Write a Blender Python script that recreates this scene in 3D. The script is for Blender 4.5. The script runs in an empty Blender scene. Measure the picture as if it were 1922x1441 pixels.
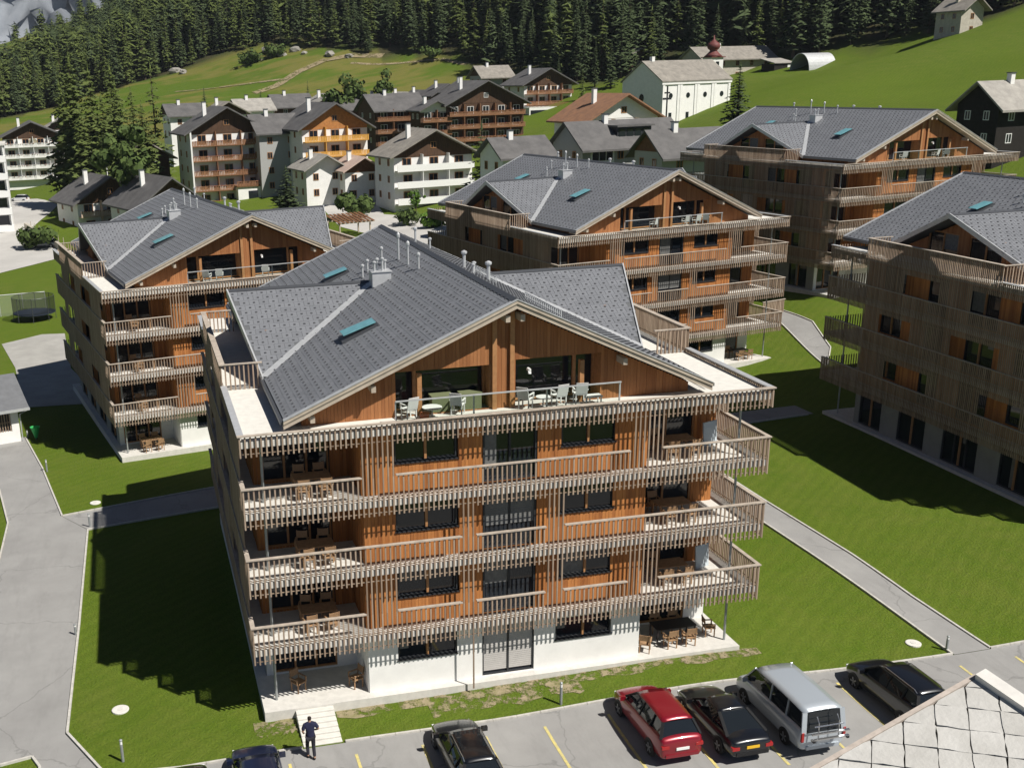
import bpy, bmesh, math, random
import numpy as np
from mathutils import Vector, Matrix
random.seed(7); rng=np.random.default_rng(7)
S=bpy.context.scene
# ------------------------------------------------ camera, sky, sun, exposure
cd=bpy.data.cameras.new('camera'); cam=bpy.data.objects.new('camera',cd); S.collection.objects.link(cam); S.camera=cam
cd.sensor_width=36; cd.lens=2106.43/1922*36; cd.shift_x=(961-723.66)/1922; cd.shift_y=(828.44-720.5)/1922
cd.clip_start=1; cd.clip_end=6000
def _cam():
    a,b,c=.21101,.31500,-.02900
    f=Vector((math.sin(a)*math.cos(b),math.cos(a)*math.cos(b),-math.sin(b))); r=Vector((math.cos(a),-math.sin(a),0)); u=r.cross(f)
    r2=r*math.cos(c)+u*math.sin(c); u2=-r*math.sin(c)+u*math.cos(c)
    M=Matrix((r2,u2,-f)).transposed().to_4x4(); M.translation=Vector((-2.973,-39.897,24.468)); cam.matrix_world=M
_cam()
SUN_AZ,SUN_EL=139.0,51.5        # clockwise from +Y, elevation
w=bpy.data.worlds.new('World'); S.world=w; w.use_nodes=True
nt=w.node_tree; sk=nt.nodes.new('ShaderNodeTexSky'); sk.sky_type='NISHITA'; sk.sun_disc=False
sk.sun_elevation=math.radians(SUN_EL); sk.sun_rotation=math.radians(SUN_AZ); sk.altitude=3200; sk.air_density=.65; sk.dust_density=.1
nt.links.new(sk.outputs[0],nt.nodes['Background'].inputs[0]); nt.nodes['Background'].inputs[1].default_value=.05
ld=bpy.data.lights.new('sun','SUN'); ld.energy=5.0; ld.angle=math.radians(.53); ld.color=(1,.955,.88)
sun=bpy.data.objects.new('sun',ld); S.collection.objects.link(sun)
_d=Vector((math.sin(math.radians(SUN_AZ))*math.cos(math.radians(SUN_EL)),math.cos(math.radians(SUN_AZ))*math.cos(math.radians(SUN_EL)),math.sin(math.radians(SUN_EL))))
sun.rotation_euler=_d.to_track_quat('Z','Y').to_euler(); sun.location=(30,-60,80)
S.view_settings.view_transform='Standard'; S.view_settings.look='None'; S.view_settings.exposure=0.3; S.view_settings.gamma=1
S.cycles.max_bounces=6; S.cycles.diffuse_bounces=3; S.cycles.glossy_bounces=3; S.cycles.transmission_bounces=4; S.cycles.transparent_max_bounces=6
# ------------------------------------------------ helpers
COL=S.collection
def tag(o,label=None,cat=None,group=None,kind=None):
    if label:o['label']=label
    if cat:o['category']=cat
    if group:o['group']=group
    if kind:o['kind']=kind
    return o
def link(o,parent=None,loc=None,rz=None):
    COL.objects.link(o)
    if parent is not None:o.parent=parent
    if loc is not None:o.location=loc
    if rz is not None:o.rotation_euler=(0,0,rz)
    return o
def empty(name,loc=(0,0,0),rz=0,parent=None):
    o=bpy.data.objects.new(name,None); o.empty_display_size=.3
    return link(o,parent,loc,rz)
def inst(name,me,parent=None,loc=(0,0,0),rot=(0,0,0),scale=None):
    o=bpy.data.objects.new(name,me); link(o,parent); o.location=loc; o.rotation_euler=rot
    if scale is not None:o.scale=scale
    return o
def copy_tree(o,parent=None):
    c=o.copy(); COL.objects.link(c); c.parent=parent
    for ch in o.children: copy_tree(ch,c)
    return c
class MB:
    def __init__(s): s.v=[];s.f=[];s.m=[];s.mi=0
    def _q(s,vs,fs):
        n=len(s.v); s.v+=vs; s.f+=[tuple(i+n for i in f) for f in fs]; s.m+=[s.mi]*len(fs)
    def box(s,x0,x1,y0,y1,z0,z1):
        s._q([(x0,y0,z0),(x1,y0,z0),(x1,y1,z0),(x0,y1,z0),(x0,y0,z1),(x1,y0,z1),(x1,y1,z1),(x0,y1,z1)],
             [(0,3,2,1),(4,5,6,7),(0,1,5,4),(1,2,6,5),(2,3,7,6),(3,0,4,7)]); return s
    def obox(s,o,ex,ey,ez):
        o,ex,ey,ez=map(Vector,(o,ex,ey,ez))
        P=[o,o+ex,o+ex+ey,o+ey]; P+=[q+ez for q in P]
        s._q([tuple(q) for q in P],[(0,3,2,1),(4,5,6,7),(0,1,5,4),(1,2,6,5),(2,3,7,6),(3,0,4,7)]); return s
    def bar(s,a,b,w,h=None,up=(0,0,1)):
        a,b=Vector(a),Vector(b); h=h or w; d=(b-a); up=Vector(up)
        if abs(d.normalized().dot(up))>.98: up=Vector((0,1,0))
        x=d.cross(up).normalized()*w; z=x.cross(d).normalized()*h
        return s.obox(a-x/2-z/2,x,d,z)
    def poly(s,P): s._q([tuple(q) for q in P],[tuple(range(len(P)))]); return s
    def slab(s,P,n):      # polygon extruded by vector n (downwards)
        P=[Vector(q) for q in P]; n=Vector(n); k=len(P)
        s._q([tuple(q) for q in P]+[tuple(q+n) for q in P],[tuple(range(k)),tuple(range(2*k-1,k-1,-1))]+[(i,i+k,(i+1)%k+k,(i+1)%k) for i in range(k)]); return s
    def tube(s,pts,r,n=6,cap=True):
        pts=[Vector(p) for p in pts]; rs=r if isinstance(r,(list,tuple)) else [r]*len(pts); b=len(s.v); vs=[]
        for i,p in enumerate(pts):
            d=(pts[min(i+1,len(pts)-1)]-pts[max(i-1,0)]).normalized(); a=Vector((0,0,1)) if abs(d.z)<.9 else Vector((1,0,0))
            x=d.cross(a).normalized(); y=x.cross(d)
            vs+=[tuple(p+(x*math.cos(6.2832*k/n)+y*math.sin(6.2832*k/n))*rs[i]) for k in range(n)]
        fs=[(i*n+k,(i+1)*n+k,(i+1)*n+(k+1)%n,i*n+(k+1)%n) for i in range(len(pts)-1) for k in range(n)]
        if cap: fs+=[tuple(range(n)),tuple(range(len(vs)-1,len(vs)-1-n,-1))]
        s._q(vs,fs); return s
    def lathe(s,prof,c=(0,0,0),n=12):
        vs=[(c[0]+r*math.cos(6.2832*k/n),c[1]+r*math.sin(6.2832*k/n),c[2]+z) for r,z in prof for k in range(n)]
        fs=[(i*n+k,i*n+(k+1)%n,(i+1)*n+(k+1)%n,(i+1)*n+k) for i in range(len(prof)-1) for k in range(n)]
        fs+=[tuple(range(n-1,-1,-1)),tuple(range(len(vs)-n,len(vs)))]
        s._q(vs,fs); return s
    def mesh(s,name,mats,smooth=False):
        me=bpy.data.meshes.new(name); me.from_pydata(s.v,[],s.f)
        for m in (mats if isinstance(mats,(list,tuple)) else [mats]): me.materials.append(m)
        if any(s.m): me.polygons.foreach_set('material_index',s.m)
        if smooth: me.polygons.foreach_set('use_smooth',[True]*len(s.f))
        me.update(); return me
    def build(s,name,mats,parent=None,smooth=False,loc=(0,0,0),rz=0,kind=None):
        o=bpy.data.objects.new(name,s.mesh(name,mats,smooth)); link(o,parent,loc,rz)
        if kind:o['kind']=kind
        return o
def bevel(o,w=.02,seg=2,ang=40):
    m=o.modifiers.new('bevel','BEVEL'); m.width=w; m.segments=seg; m.limit_method='ANGLE'; m.angle_limit=math.radians(ang); return o
# ------------------------------------------------ materials
MATS={}
def lin(c): return tuple(((v/255+.055)/1.055)**2.4 if v/255>.04045 else v/255/12.92 for v in c)
def mat(name,col,rough=.8,metal=0,spec=.3,var=0,scale=6,bump=0,bscale=40,col2=None,island=0,stretch=None,coat=0,wob=None):
    if name in MATS:return MATS[name]
    m=bpy.data.materials.new(name); m.use_nodes=True; N=m.node_tree.nodes; L=m.node_tree.links; b=N['Principled BSDF']
    b.inputs['Roughness'].default_value=rough; b.inputs['Metallic'].default_value=metal; b.inputs['Specular IOR Level'].default_value=spec
    if coat: b.inputs['Coat Weight'].default_value=coat; b.inputs['Coat Roughness'].default_value=.06
    c2=col2 or tuple(v*(1-var) for v in col); c1=col if col2 else tuple(min(1,v*(1+var*.6)) for v in col)
    if not(var or col2 or island): b.inputs['Base Color'].default_value=(*col,1)
    else:
        tc=N.new('ShaderNodeTexCoord'); mp=N.new('ShaderNodeMapping'); L.new(tc.outputs['Object'],mp.inputs[0])
        if stretch: mp.inputs['Scale'].default_value=stretch
        nz=N.new('ShaderNodeTexNoise'); nz.inputs['Scale'].default_value=scale; nz.inputs['Detail'].default_value=6; nz.inputs['Roughness'].default_value=.65
        L.new(mp.outputs[0],nz.inputs['Vector'])
        fac=nz.outputs['Fac']
        r=N.new('ShaderNodeMapRange'); r.inputs['From Min'].default_value=.32; r.inputs['From Max'].default_value=.68; L.new(fac,r.inputs['Value']); fac=r.outputs[0]
        if island:
            g=N.new('ShaderNodeNewGeometry'); oi=N.new('ShaderNodeObjectInfo'); ad=N.new('ShaderNodeMath'); ad.operation='ADD'; L.new(g.outputs['Random Per Island'],ad.inputs[0]); L.new(oi.outputs['Random'],ad.inputs[1])
            fr=N.new('ShaderNodeMath'); fr.operation='FRACT'; L.new(ad.outputs[0],fr.inputs[0])
            mx=N.new('ShaderNodeMix'); mx.inputs[0].default_value=island; L.new(fac,mx.inputs[2]); L.new(fr.outputs[0],mx.inputs[3]); fac=mx.outputs[0]
        mc=N.new('ShaderNodeMix'); mc.data_type='RGBA'; L.new(fac,mc.inputs[0]); mc.inputs[6].default_value=(*c1,1); mc.inputs[7].default_value=(*c2,1)
        L.new(mc.outputs[2],b.inputs['Base Color'])
    if bump:
        tc2=N.new('ShaderNodeTexCoord'); nb=N.new('ShaderNodeTexNoise'); nb.inputs['Scale'].default_value=bscale; nb.inputs['Detail'].default_value=4; L.new(tc2.outputs['Object'],nb.inputs['Vector'])
        bp=N.new('ShaderNodeBump'); bp.inputs['Strength'].default_value=bump; bp.inputs['Distance'].default_value=.02; L.new(nb.outputs['Fac'],bp.inputs['Height']); L.new(bp.outputs[0],b.inputs['Normal'])
    MATS[name]=m; return m
M_clad=mat('larch cladding',(.54,.225,.068),.75,col2=(.25,.085,.025),scale=1.5,stretch=(6,6,.5),island=.6,bump=.15,bscale=30)
M_slat=mat('weathered slats',(.42,.325,.245),.85,col2=(.19,.13,.09),scale=1.2,stretch=(4,4,.8),island=.6)
M_cap=mat('weathered rail cap',(.42,.36,.30),.8,var=.25,scale=3)
M_gable=mat('gable cladding',(.40,.175,.068),.75,col2=(.23,.085,.030),scale=1.2,stretch=(6,6,.5),island=.55)
M_verge=mat('pale verge boards',(.46,.39,.31),.7,var=.18,scale=2)
M_soffit=mat('soffit boards',(.33,.22,.13),.8,var=.2,scale=3)
M_tile=mat('grey roof shingle',(.185,.192,.208),.55,col2=(.150,.156,.170),scale=.5,island=.75,spec=.35)
M_rbase=mat('roof underlay',(.11,.115,.122),.8)
M_hook=mat('snow hook metal',(.085,.088,.095),.6)
M_flash=mat('pale metal flashing',(.55,.56,.57),.42,metal=.35,var=.12,scale=4)
M_gut=mat('dark gutter metal',(.10,.105,.115),.45,metal=.5)
M_conc=mat('balcony concrete',(.60,.58,.54),.9,var=.12,scale=3)
M_pave=mat('terrace paving',(.66,.64,.59),.9,var=.10,scale=3)
M_white=mat('white plaster',(.79,.78,.755),.9,var=.07,scale=1.2,bump=.05)
M_glass=mat('window glass',(.012,.016,.022),.04,spec=.55,var=0)
M_frame=mat('larch window frame',(.40,.20,.085),.6,var=.2,scale=5)
M_dark=mat('dark frame metal',(.03,.032,.036),.5)
M_steel=mat('galvanised post',(.34,.36,.36),.5,metal=.4,var=.1)
M_shut=mat('grey roller shutter',(.17,.17,.165),.7,var=.1,scale=3)
M_whitepaint=mat('white paint',(.78,.78,.76),.5)
M_wall_in=mat('loggia interior',(.30,.12,.04),.85,col2=(.18,.07,.02),scale=1.2,stretch=(6,6,.5),island=.5)
M_skyl=mat('skylight glass',(.15,.36,.40),.10,spec=.6,var=.2,scale=3)  # teal base colour holds the sky's reflection as well as the glass tint
M_asph=mat('asphalt',(.315,.31,.30),.95,col2=(.255,.25,.243),scale=.35,bump=.25,bscale=60)
def _asph():
    m=M_asph; N=m.node_tree.nodes; L=m.node_tree.links; b=N['Principled BSDF']; src=b.inputs['Base Color'].links[0].from_socket
    tc=N.new('ShaderNodeTexCoord'); v=N.new('ShaderNodeTexVoronoi'); v.feature='DISTANCE_TO_EDGE'; v.inputs['Scale'].default_value=.13; 
    nz=N.new('ShaderNodeTexNoise'); nz.inputs['Scale'].default_value=1.1; nz.inputs['Detail'].default_value=6
    ad=N.new('ShaderNodeVectorMath'); ad.operation='MULTIPLY_ADD'; ad.inputs[1].default_value=(.9,.9,.9); L.new(nz.outputs['Color'],ad.inputs[0]); L.new(tc.outputs['Object'],ad.inputs[2]); L.new(tc.outputs['Object'],nz.inputs['Vector']); L.new(ad.outputs[0],v.inputs['Vector'])
    r=N.new('ShaderNodeMapRange'); r.inputs['From Max'].default_value=.006; r.inputs['To Min'].default_value=.45; r.inputs['To Max'].default_value=0; L.new(v.outputs['Distance'],r.inputs['Value'])
    mx=N.new('ShaderNodeMix'); mx.data_type='RGBA'; L.new(r.outputs[0],mx.inputs[0]); L.new(src,mx.inputs[6]); mx.inputs[7].default_value=(.12,.118,.115,1)
    w=N.new('ShaderNodeTexNoise'); w.inputs['Scale'].default_value=.9; w.inputs['Detail'].default_value=8; w.inputs['Roughness'].default_value=.75; mp=N.new('ShaderNodeMapping'); mp.inputs['Scale'].default_value=(1.6,.35,1); L.new(tc.outputs['Object'],mp.inputs[0]); L.new(mp.outputs[0],w.inputs['Vector'])
    r2=N.new('ShaderNodeMapRange'); r2.inputs['From Min'].default_value=.5; r2.inputs['From Max'].default_value=.78; r2.inputs['To Max'].default_value=.55; L.new(w.outputs['Fac'],r2.inputs['Value'])
    m2=N.new('ShaderNodeMix'); m2.data_type='RGBA'; L.new(r2.outputs[0],m2.inputs[0]); L.new(mx.outputs[2],m2.inputs[6]); m2.inputs[7].default_value=(.20,.197,.19,1); L.new(m2.outputs[2],b.inputs['Base Color'])
_asph()
M_kerb=mat('kerb stone',(.52,.50,.46),.9,var=.2,scale=4)
M_yel=mat('yellow road paint',(.70,.58,.17),.8,col2=(.42,.38,.22),scale=5)
# ------------------------------------------------ terrain
CTRL=[(-4,-2,-.6),(10,-2.2,-.6),(24,-2.2,-.58),(0,.2,-.45),(10,.2,-.28),(20,.2,-.16),(23,3,-.12),(-1.5,4,-.45),(36,-2,-.5),(-4,12,-.5),(26,12,-.1),(-3,26,-.8),(12,28,-.6),(26,26,.2),
(-30,-12,-.7),(0,-12,-.6),(20,-12,-.6),(40,-12,-.6),(70,-12,-.4),(0,-40,-.6),(40,-40,-.6),(90,-40,-.4),(-60,-40,-.7),
(40,0,.1),(40,12,.3),(40,24,.5),(64,0,.4),(64,28,.6),
(-8,38,-1.1),(14,40,-.9),(-10,60,-1.3),(12,64,-.8),(-14,20,-.9),(-30,30,-1.2),(-40,60,-1.4),(-60,0,-1.0),
(27,38,.3),(48,44,.5),(24,62,.4),(46,66,.7),(58,50,3.4),(80,56,3.7),(54,74,3.6),(78,78,4.0),
(-20,100,-1.2),(-40,110,-1.4),(10,100,-.6),(30,95,.3),
(-30,165,-1.0),(-8,150,-.6),(10,190,1.8),(30,175,1.8),(45,150,1.2),(60,120,3.),(85,110,6.5),(70,165,6.0),
(-60,190,-1.),(-30,300,-1.0),(0,250,3.0),(-70,290,-2.),
(22,285,12),(75,235,8.5),(105,262,13.5),(60,300,15),(103,180,11.0),(138,228,20.5),(165,228,22.2),(184,196,29.6),(125,175,18.0),(182,235,27.0),(150,150,20.),
(70,400,31),(106,345,24),(-42,388,12),(110,80,10.5),(140,110,18.),(220,180,37.),(260,120,44.),(200,60,25.),(120,20,7),
(-110,500,6),(-60,640,24),(20,640,62),(100,600,105),(200,560,130),(300,480,150),(400,350,160),(420,150,130),(250,330,80),(180,340,62),(330,220,90),
(-250,600,20),(-300,300,20),(-300,0,0),(-200,-60,-1),(300,-60,20),(150,-40,2),(-150,120,-2)]
_C=np.array(CTRL,float)
def _k(r2): return np.where(r2>0,r2*np.log(np.maximum(r2,1e-9)),0.0)
def _fit():
    n=len(_C);S=100.
    X=_C[:,:2]/S
    K=_k(((X[:,None]-X[None])**2).sum(-1))+np.eye(n)*2e-4
    Pm=np.c_[np.ones(n),X]
    A=np.block([[K,Pm],[Pm.T,np.zeros((3,3))]])
    return X,np.linalg.solve(A,np.r_[_C[:,2],0,0,0])
_X,_W=_fit()
def hgt(x,y):
    x=np.asarray(x,float);y=np.asarray(y,float)
    q=np.stack([x,y],-1)/100.
    r2=((q[...,None,:]-_X)**2).sum(-1)
    return _k(r2)@_W[:-3]+_W[-3]+q@_W[-2:]

def relief(x,y):
    far=np.clip((np.hypot(x,y)-120)/150,0,1)
    return far*(np.sin(x*.11+y*.05)*.5+np.sin(x*.043-y*.13)*.6)
def hz(x,y): return float(hgt(x,y)+relief(x,y))
def _lines(lo,d0,d1,hi,s=1.5,g=1.10,mx=11):
    a=list(np.arange(d0,d1+.01,s)); st=s
    while a[-1]<hi: st=min(mx,st*g); a.append(a[-1]+st)
    st=s
    while a[0]>lo: st=min(mx,st*g); a.insert(0,a[0]-st)
    return np.array(a)
def in_poly(x,y,P):
    P=np.asarray(P,float); r=np.zeros(np.shape(x),bool); n=len(P)
    for i in range(n):
        (x0,y0),(x1,y1)=P[i],P[(i+1)%n]
        if y0==y1: continue
        c=((y0>y)!=(y1>y))&(x<(x1-x0)*(y-y0)/(y1-y0)+x0); r^=c
    return r
# ------------------------------------------------ ground sheet
FOREST_EDGE=[(-66.5,377.3),(-47.3,399.2),(-36.9,411.6),(-23.5,418.5),(-7.5,426.4),(9.6,440.6),(22.5,440.7),(37.6,439.7),(54,432.3),(66,425.6),(76.3,406.3),(88.3,389.9),(103,375.8),(111.2,362.6),(113.6,347.7),(118.3,319.3),(124.1,281.2),(135.1,270.7),(153.9,269.8),(168.7,252.4),(172.7,243.2),(179.5,239.4),(186.6,231.8),(192.6,227.6),(192.5,213.5),(201,209.9),(210.2,208.7),(222.6,203.7),(300,170)]
FOREST=FOREST_EDGE+[(460,240),(460,760),(-300,760),(-300,330)]
xs=_lines(-320,-36,84,460); ys=_lines(-64,-20,84,770)
XX,YY=np.meshgrid(xs,ys); ZZ=hgt(XX,YY)
ZZ=ZZ+relief(XX,YY)
ny,nx=XX.shape
me=bpy.data.meshes.new('ground'); idx=np.arange(ny*nx).reshape(ny,nx)
quads=np.stack([idx[:-1,:-1],idx[:-1,1:],idx[1:,1:],idx[1:,:-1]],-1).reshape(-1,4)
me.from_pydata(np.stack([XX,YY,ZZ],-1).reshape(-1,3).tolist(),[],quads.tolist()); me.polygons.foreach_set('use_smooth',[True]*len(quads))
# what grows where: R dry hay meadow, G forest floor, B scuffed bare earth
dry=np.clip((YY-265)/40,0,1)*np.clip((130-XX)/30,0,1)
fo=in_poly(XX,YY,FOREST).astype(float)
ca=me.color_attributes.new('cover','FLOAT_COLOR','POINT')
ca.data.foreach_set('color',np.stack([dry,fo,np.zeros_like(dry),np.ones_like(dry)],-1).astype(np.float32).ravel())
def grass_material():
    m=bpy.data.materials.new('grass'); m.use_nodes=True; N=m.node_tree.nodes; L=m.node_tree.links; b=N['Principled BSDF']; b.inputs['Roughness'].default_value=.9; b.inputs['Specular IOR Level'].default_value=.1
    tc=N.new('ShaderNodeTexCoord')
    def noise(sc,det=5,st=None,rot=0):
        n=N.new('ShaderNodeTexNoise'); n.inputs['Scale'].default_value=sc; n.inputs['Detail'].default_value=det; n.inputs['Roughness'].default_value=.6
        if st:
            mp=N.new('ShaderNodeMapping'); mp.inputs['Scale'].default_value=st; mp.inputs['Rotation'].default_value=(0,0,rot); L.new(tc.outputs['Object'],mp.inputs[0]); L.new(mp.outputs[0],n.inputs['Vector'])
        else: L.new(tc.outputs['Object'],n.inputs['Vector'])
        r=N.new('ShaderNodeMapRange'); r.inputs['From Min'].default_value=.3; r.inputs['From Max'].default_value=.7; L.new(n.outputs['Fac'],r.inputs['Value']); return r.outputs[0]
    def mix(f,a,c,bl='MIX'):
        x=N.new('ShaderNodeMix'); x.data_type='RGBA'; x.blend_type=bl
        for s,v in ((0,f),(6,a),(7,c)):
            if isinstance(v,(int,float)): x.inputs[s].default_value=v
            elif isinstance(v,tuple): x.inputs[s].default_value=(*v,1)
            else: L.new(v,x.inputs[s])
        return x.outputs[2]
    at=N.new('ShaderNodeVertexColor'); at.layer_name='cover'; sp=N.new('ShaderNodeSeparateColor'); L.new(at.outputs[0],sp.inputs[0])
    lawn=mix(noise(.12),(.115,.175,.014),(.062,.116,.008))
    lawn=mix(noise(3.,4),lawn,(.105,.135,.016)); lawn=mix(noise(.035,3),lawn,mix(noise(.6,6),(.145,.155,.034),(.07,.120,.010))); 
    fine=noise(9,3); lawn=mix(.35,lawn,mix(fine,(.044,.085,.006),(.140,.200,.022)))
    st=N.new('ShaderNodeTexWave'); st.inputs['Scale'].default_value=.42; st.inputs['Distortion'].default_value=5; st.inputs['Detail'].default_value=2
    mp=N.new('ShaderNodeMapping'); mp.inputs['Rotation'].default_value=(0,0,.9); L.new(tc.outputs['Object'],mp.inputs[0]); L.new(mp.outputs[0],st.inputs['Vector'])
    sr=N.new('ShaderNodeMapRange'); sr.inputs['To Max'].default_value=.18; L.new(st.outputs['Fac'],sr.inputs['Value'])
    lawn=mix(sr.outputs[0],lawn,(.045,.082,.006))
    hn=noise(.028,7,(1,2.6,1),.35); hs=N.new('ShaderNodeMapRange'); hs.inputs['From Min'].default_value=.35; hs.inputs['From Max'].default_value=.62; L.new(hn,hs.inputs['Value']); hay=mix(hs.outputs[0],(.080,.140,.014),(.185,.168,.046)); hay=mix(.35,hay,mix(noise(.35,6),(.11,.12,.025),(.06,.085,.014)))
    c=mix(sp.outputs[0],lawn,hay); c=mix(sp.outputs[1],c,mix(noise(.2),(.03,.04,.014),(.06,.052,.026)))
    L.new(c,b.inputs['Base Color'])
    bp=N.new('ShaderNodeBump'); bp.inputs['Strength'].default_value=.6; bp.inputs['Distance'].default_value=.06; L.new(fine,bp.inputs['Height']); L.new(bp.outputs[0],b.inputs['Normal'])
    return m
M_grass=grass_material(); me.materials.append(M_grass)
ground=bpy.data.objects.new('ground',me); link(ground); tag(ground,'mown green lawns and rising alpine meadows','ground',kind='structure')
def drape(name,P,off,m,label,cat,step=2.0,kind='structure',zfix=None):
    bm=bmesh.new(); f=bm.faces.new([bm.verts.new((x,y,0)) for x,y in P])
    xa=[p[0] for p in P]; ya=[p[1] for p in P]
    for ax,lo,hi in ((0,min(xa),max(xa)),(1,min(ya),max(ya))):
        n=int((hi-lo)/step)
        for i in range(1,n+1):
            co=[0,0,0]; no=[0,0,0]; co[ax]=lo+i*step; no[ax]=1
            if co[ax]<hi-.01: bmesh.ops.bisect_plane(bm,geom=bm.verts[:]+bm.edges[:]+bm.faces[:],plane_co=co,plane_no=no)
    bmesh.ops.triangulate(bm,faces=[q for q in bm.faces if len(q.verts)>4])
    for v in bm.verts: v.co.z=(hz(v.co.x,v.co.y) if zfix is None else zfix)+off
    bmesh.ops.recalc_face_normals(bm,faces=bm.faces[:])
    if sum(q.normal.z for q in bm.faces)<0: bmesh.ops.reverse_faces(bm,faces=bm.faces[:])
    me=bpy.data.meshes.new(name); bm.to_mesh(me); bm.free(); me.materials.append(m)
    return tag(link(bpy.data.objects.new(name,me)),label,cat,kind=kind)
KX=[-6.1,-2]   # kerb line of the parking court
drape('road',[(-7.52,24.83),(-7.55,11.7),(-7.7,1.84),(-6.1,-1.6),(-3.2,-1.92),(60,-1.92),(60,-20),(-8.5,-20),(-8.6,-.3),(-8.92,.48),(-10.1,.22),(-24,.2),(-24,14),(-12.16,20),(-12.16,21.3),(-12.24,27.5),(-13.46,34.4),(-15.5,44),(-18,50),(-14.2,47.4),(-12.72,46.4),(-10.91,38.03),(-9.09,27.64)],.03,M_asph,'grey asphalt driveway and parking court','road',step=1.0)
drape('footpath',[(-9.05,27.6),(-7.5,24.85),(.55,26.1),(12,27.6),(22.5,27.4),(27.5,25.2),(29.4,20),(29.96,12.5),(30.2,8.3),(30.4,3.5),(30.7,-1.9),(32.5,-1.9),(32.1,3),(32,7.7),(31.5,15.2),(31.2,21),(32.5,25.5),(36.5,28.4),(43.5,29.3),(43.5,31.7),(39,31.3),(33,30.6),(23.5,30.2),(12,30.4),(.6,30)],.036,M_asph,'grey asphalt footpath winding between the lawns','path')
drape('upper_footpath',[(51.3,39.9),(53.55,42.8),(55,48),(54.5,53),(52.5,53),(53,49.5)],.03,M_asph,'narrow paved path beside the upper residence','path')
drape('garage_driveway',[(-17.9,81.7),(-14,85),(-11.6,84.5),(-10.3,68.5),(-8.2,60.2),(-7.5,55),(-13.6,55.5),(-14.5,62),(-15.56,70.4)],.03,mat('driveway concrete',(.36,.35,.325),.95,var=.15,scale=.6),'pale concrete driveway beside the left residence','driveway')
drape('car_park',[(-33,236),(-25.7,232),(-18.6,210),(-21.5,174.5),(-15.6,152.6),(-15.5,140),(-22.8,130),(-48,136),(-60,200)],.05,mat('village paving',(.47,.455,.43),.95,var=.12,scale=.2),'pale paved village car park','road',step=6)
drape('village_road',[(31.5,176),(41.7,174),(40,156.5),(45.4,148.2),(53,133),(50,118),(40,118),(36,130),(30.9,150)],.05,MATS['village paving'],'pale village road below the white block','road',step=6)
def kerb(P,closed=False,w=.10,h=.10,name='kerb',label='pale kerb stones'):
    m=MB(); n=len(P)
    for i in range(n-1+closed):
        a,b=P[i],P[(i+1)%n]; L=math.dist(a,b); k=max(1,round(L/1.0)); dx,dy=(b[0]-a[0])/L,(b[1]-a[1])/L; px,py=-dy*w/2,dx*w/2
        for j in range(k):
            q=[(a[0]+(b[0]-a[0])*t/k,a[1]+(b[1]-a[1])*t/k) for t in (j+.008,j+.992)]
            z0,z1=hz(*q[0]),hz(*q[1]); V=[]
            for (x,y),z in zip(q,(z0,z1)):
                V+=[(x-px,y-py,z-.15),(x+px,y+py,z-.15),(x+px,y+py,z+h),(x-px,y-py,z+h)]
            m._q(V,[(0,1,2,3),(7,6,5,4),(0,4,5,1),(1,5,6,2),(2,6,7,3),(3,7,4,0)])
    return tag(m.build(name,M_kerb),label,'kerb',kind='structure')
kerb([(.6,26.0),(-7.46,24.75),(-7.48,11.7),(-7.62,1.87),(-6.05,-1.5),(-3.2,-1.86),(1.5,-1.86)])
kerb([(3.2,-1.86),(30.62,-1.86),(30.35,3.5),(30.12,8.3),(29.9,12.5),(29.3,20)])
kerb([(60,-1.86),(32.55,-1.86),(32.15,3),(32.05,7.7),(31.55,15.2),(31.25,21),(32.5,25.4),(36.5,28.3),(43,29.2)])
kerb([(.6,30.1),(-9.1,27.72),(-10.95,38.05),(-12.76,46.4)])
kerb([(-13.5,34.4),(-12.3,27.5),(-12.22,21.3)]); kerb([(-10.1,.27),(-8.9,.53),(-8.55,-.3),(-8.45,-6)])
kerb([(53.0,53),(53.0,49.5),(51.25,39.9)]); kerb([(54.6,53),(55.1,48),(53.6,42.8),(51.5,39.9)])
# painted bay lines
for i,x in enumerate((-4.4,-1.8,.86,3.46,6.12,8.7,11.18,13.9,16.45,19.1,21.75,24.3,27.2,30.3,33.1,36)):
    P=[(x-.06,-2.75),(x+.06,-2.75),(x+.06,-7.6),(x-.06,-7.6)]
    drape('bay_line',P,.042,M_yel,'yellow parking bay line painted on the asphalt','road marking',step=.5)
M_track=mat('dirt track',(.27,.22,.13),.95,var=.25,scale=.4)
def ragged_alpha(m,sc,lo,hi):
    N=m.node_tree.nodes; L=m.node_tree.links; tr=N.new('ShaderNodeBsdfTransparent'); mx=N.new('ShaderNodeMixShader'); nz=N.new('ShaderNodeTexNoise'); nz.inputs['Scale'].default_value=sc; nz.inputs['Detail'].default_value=9; nz.inputs['Roughness'].default_value=.8; tc=N.new('ShaderNodeTexCoord'); L.new(tc.outputs['Object'],nz.inputs['Vector'])
    r=N.new('ShaderNodeMapRange'); r.inputs['From Min'].default_value=lo; r.inputs['From Max'].default_value=hi; L.new(nz.outputs['Fac'],r.inputs['Value']); L.new(r.outputs[0],mx.inputs[0]); L.new(tr.outputs[0],mx.inputs[1]); L.new(N['Principled BSDF'].outputs[0],mx.inputs[2]); L.new(mx.outputs[0],N['Material Output'].inputs[0])
ragged_alpha(M_track,.35,.40,.52)
def track(P,w,nm,lab):
    L=[];R=[]
    for i,p in enumerate(P):
        a=P[max(0,i-1)]; b=P[min(len(P)-1,i+1)]; l=math.dist(a,b); nx_,ny_=-(b[1]-a[1])/l*w/2,(b[0]-a[0])/l*w/2
        L.append((p[0]+nx_,p[1]+ny_)); R.append((p[0]-nx_,p[1]-ny_))
    drape(nm,L+R[::-1],.22,M_track,lab,'path',step=5)
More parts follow.
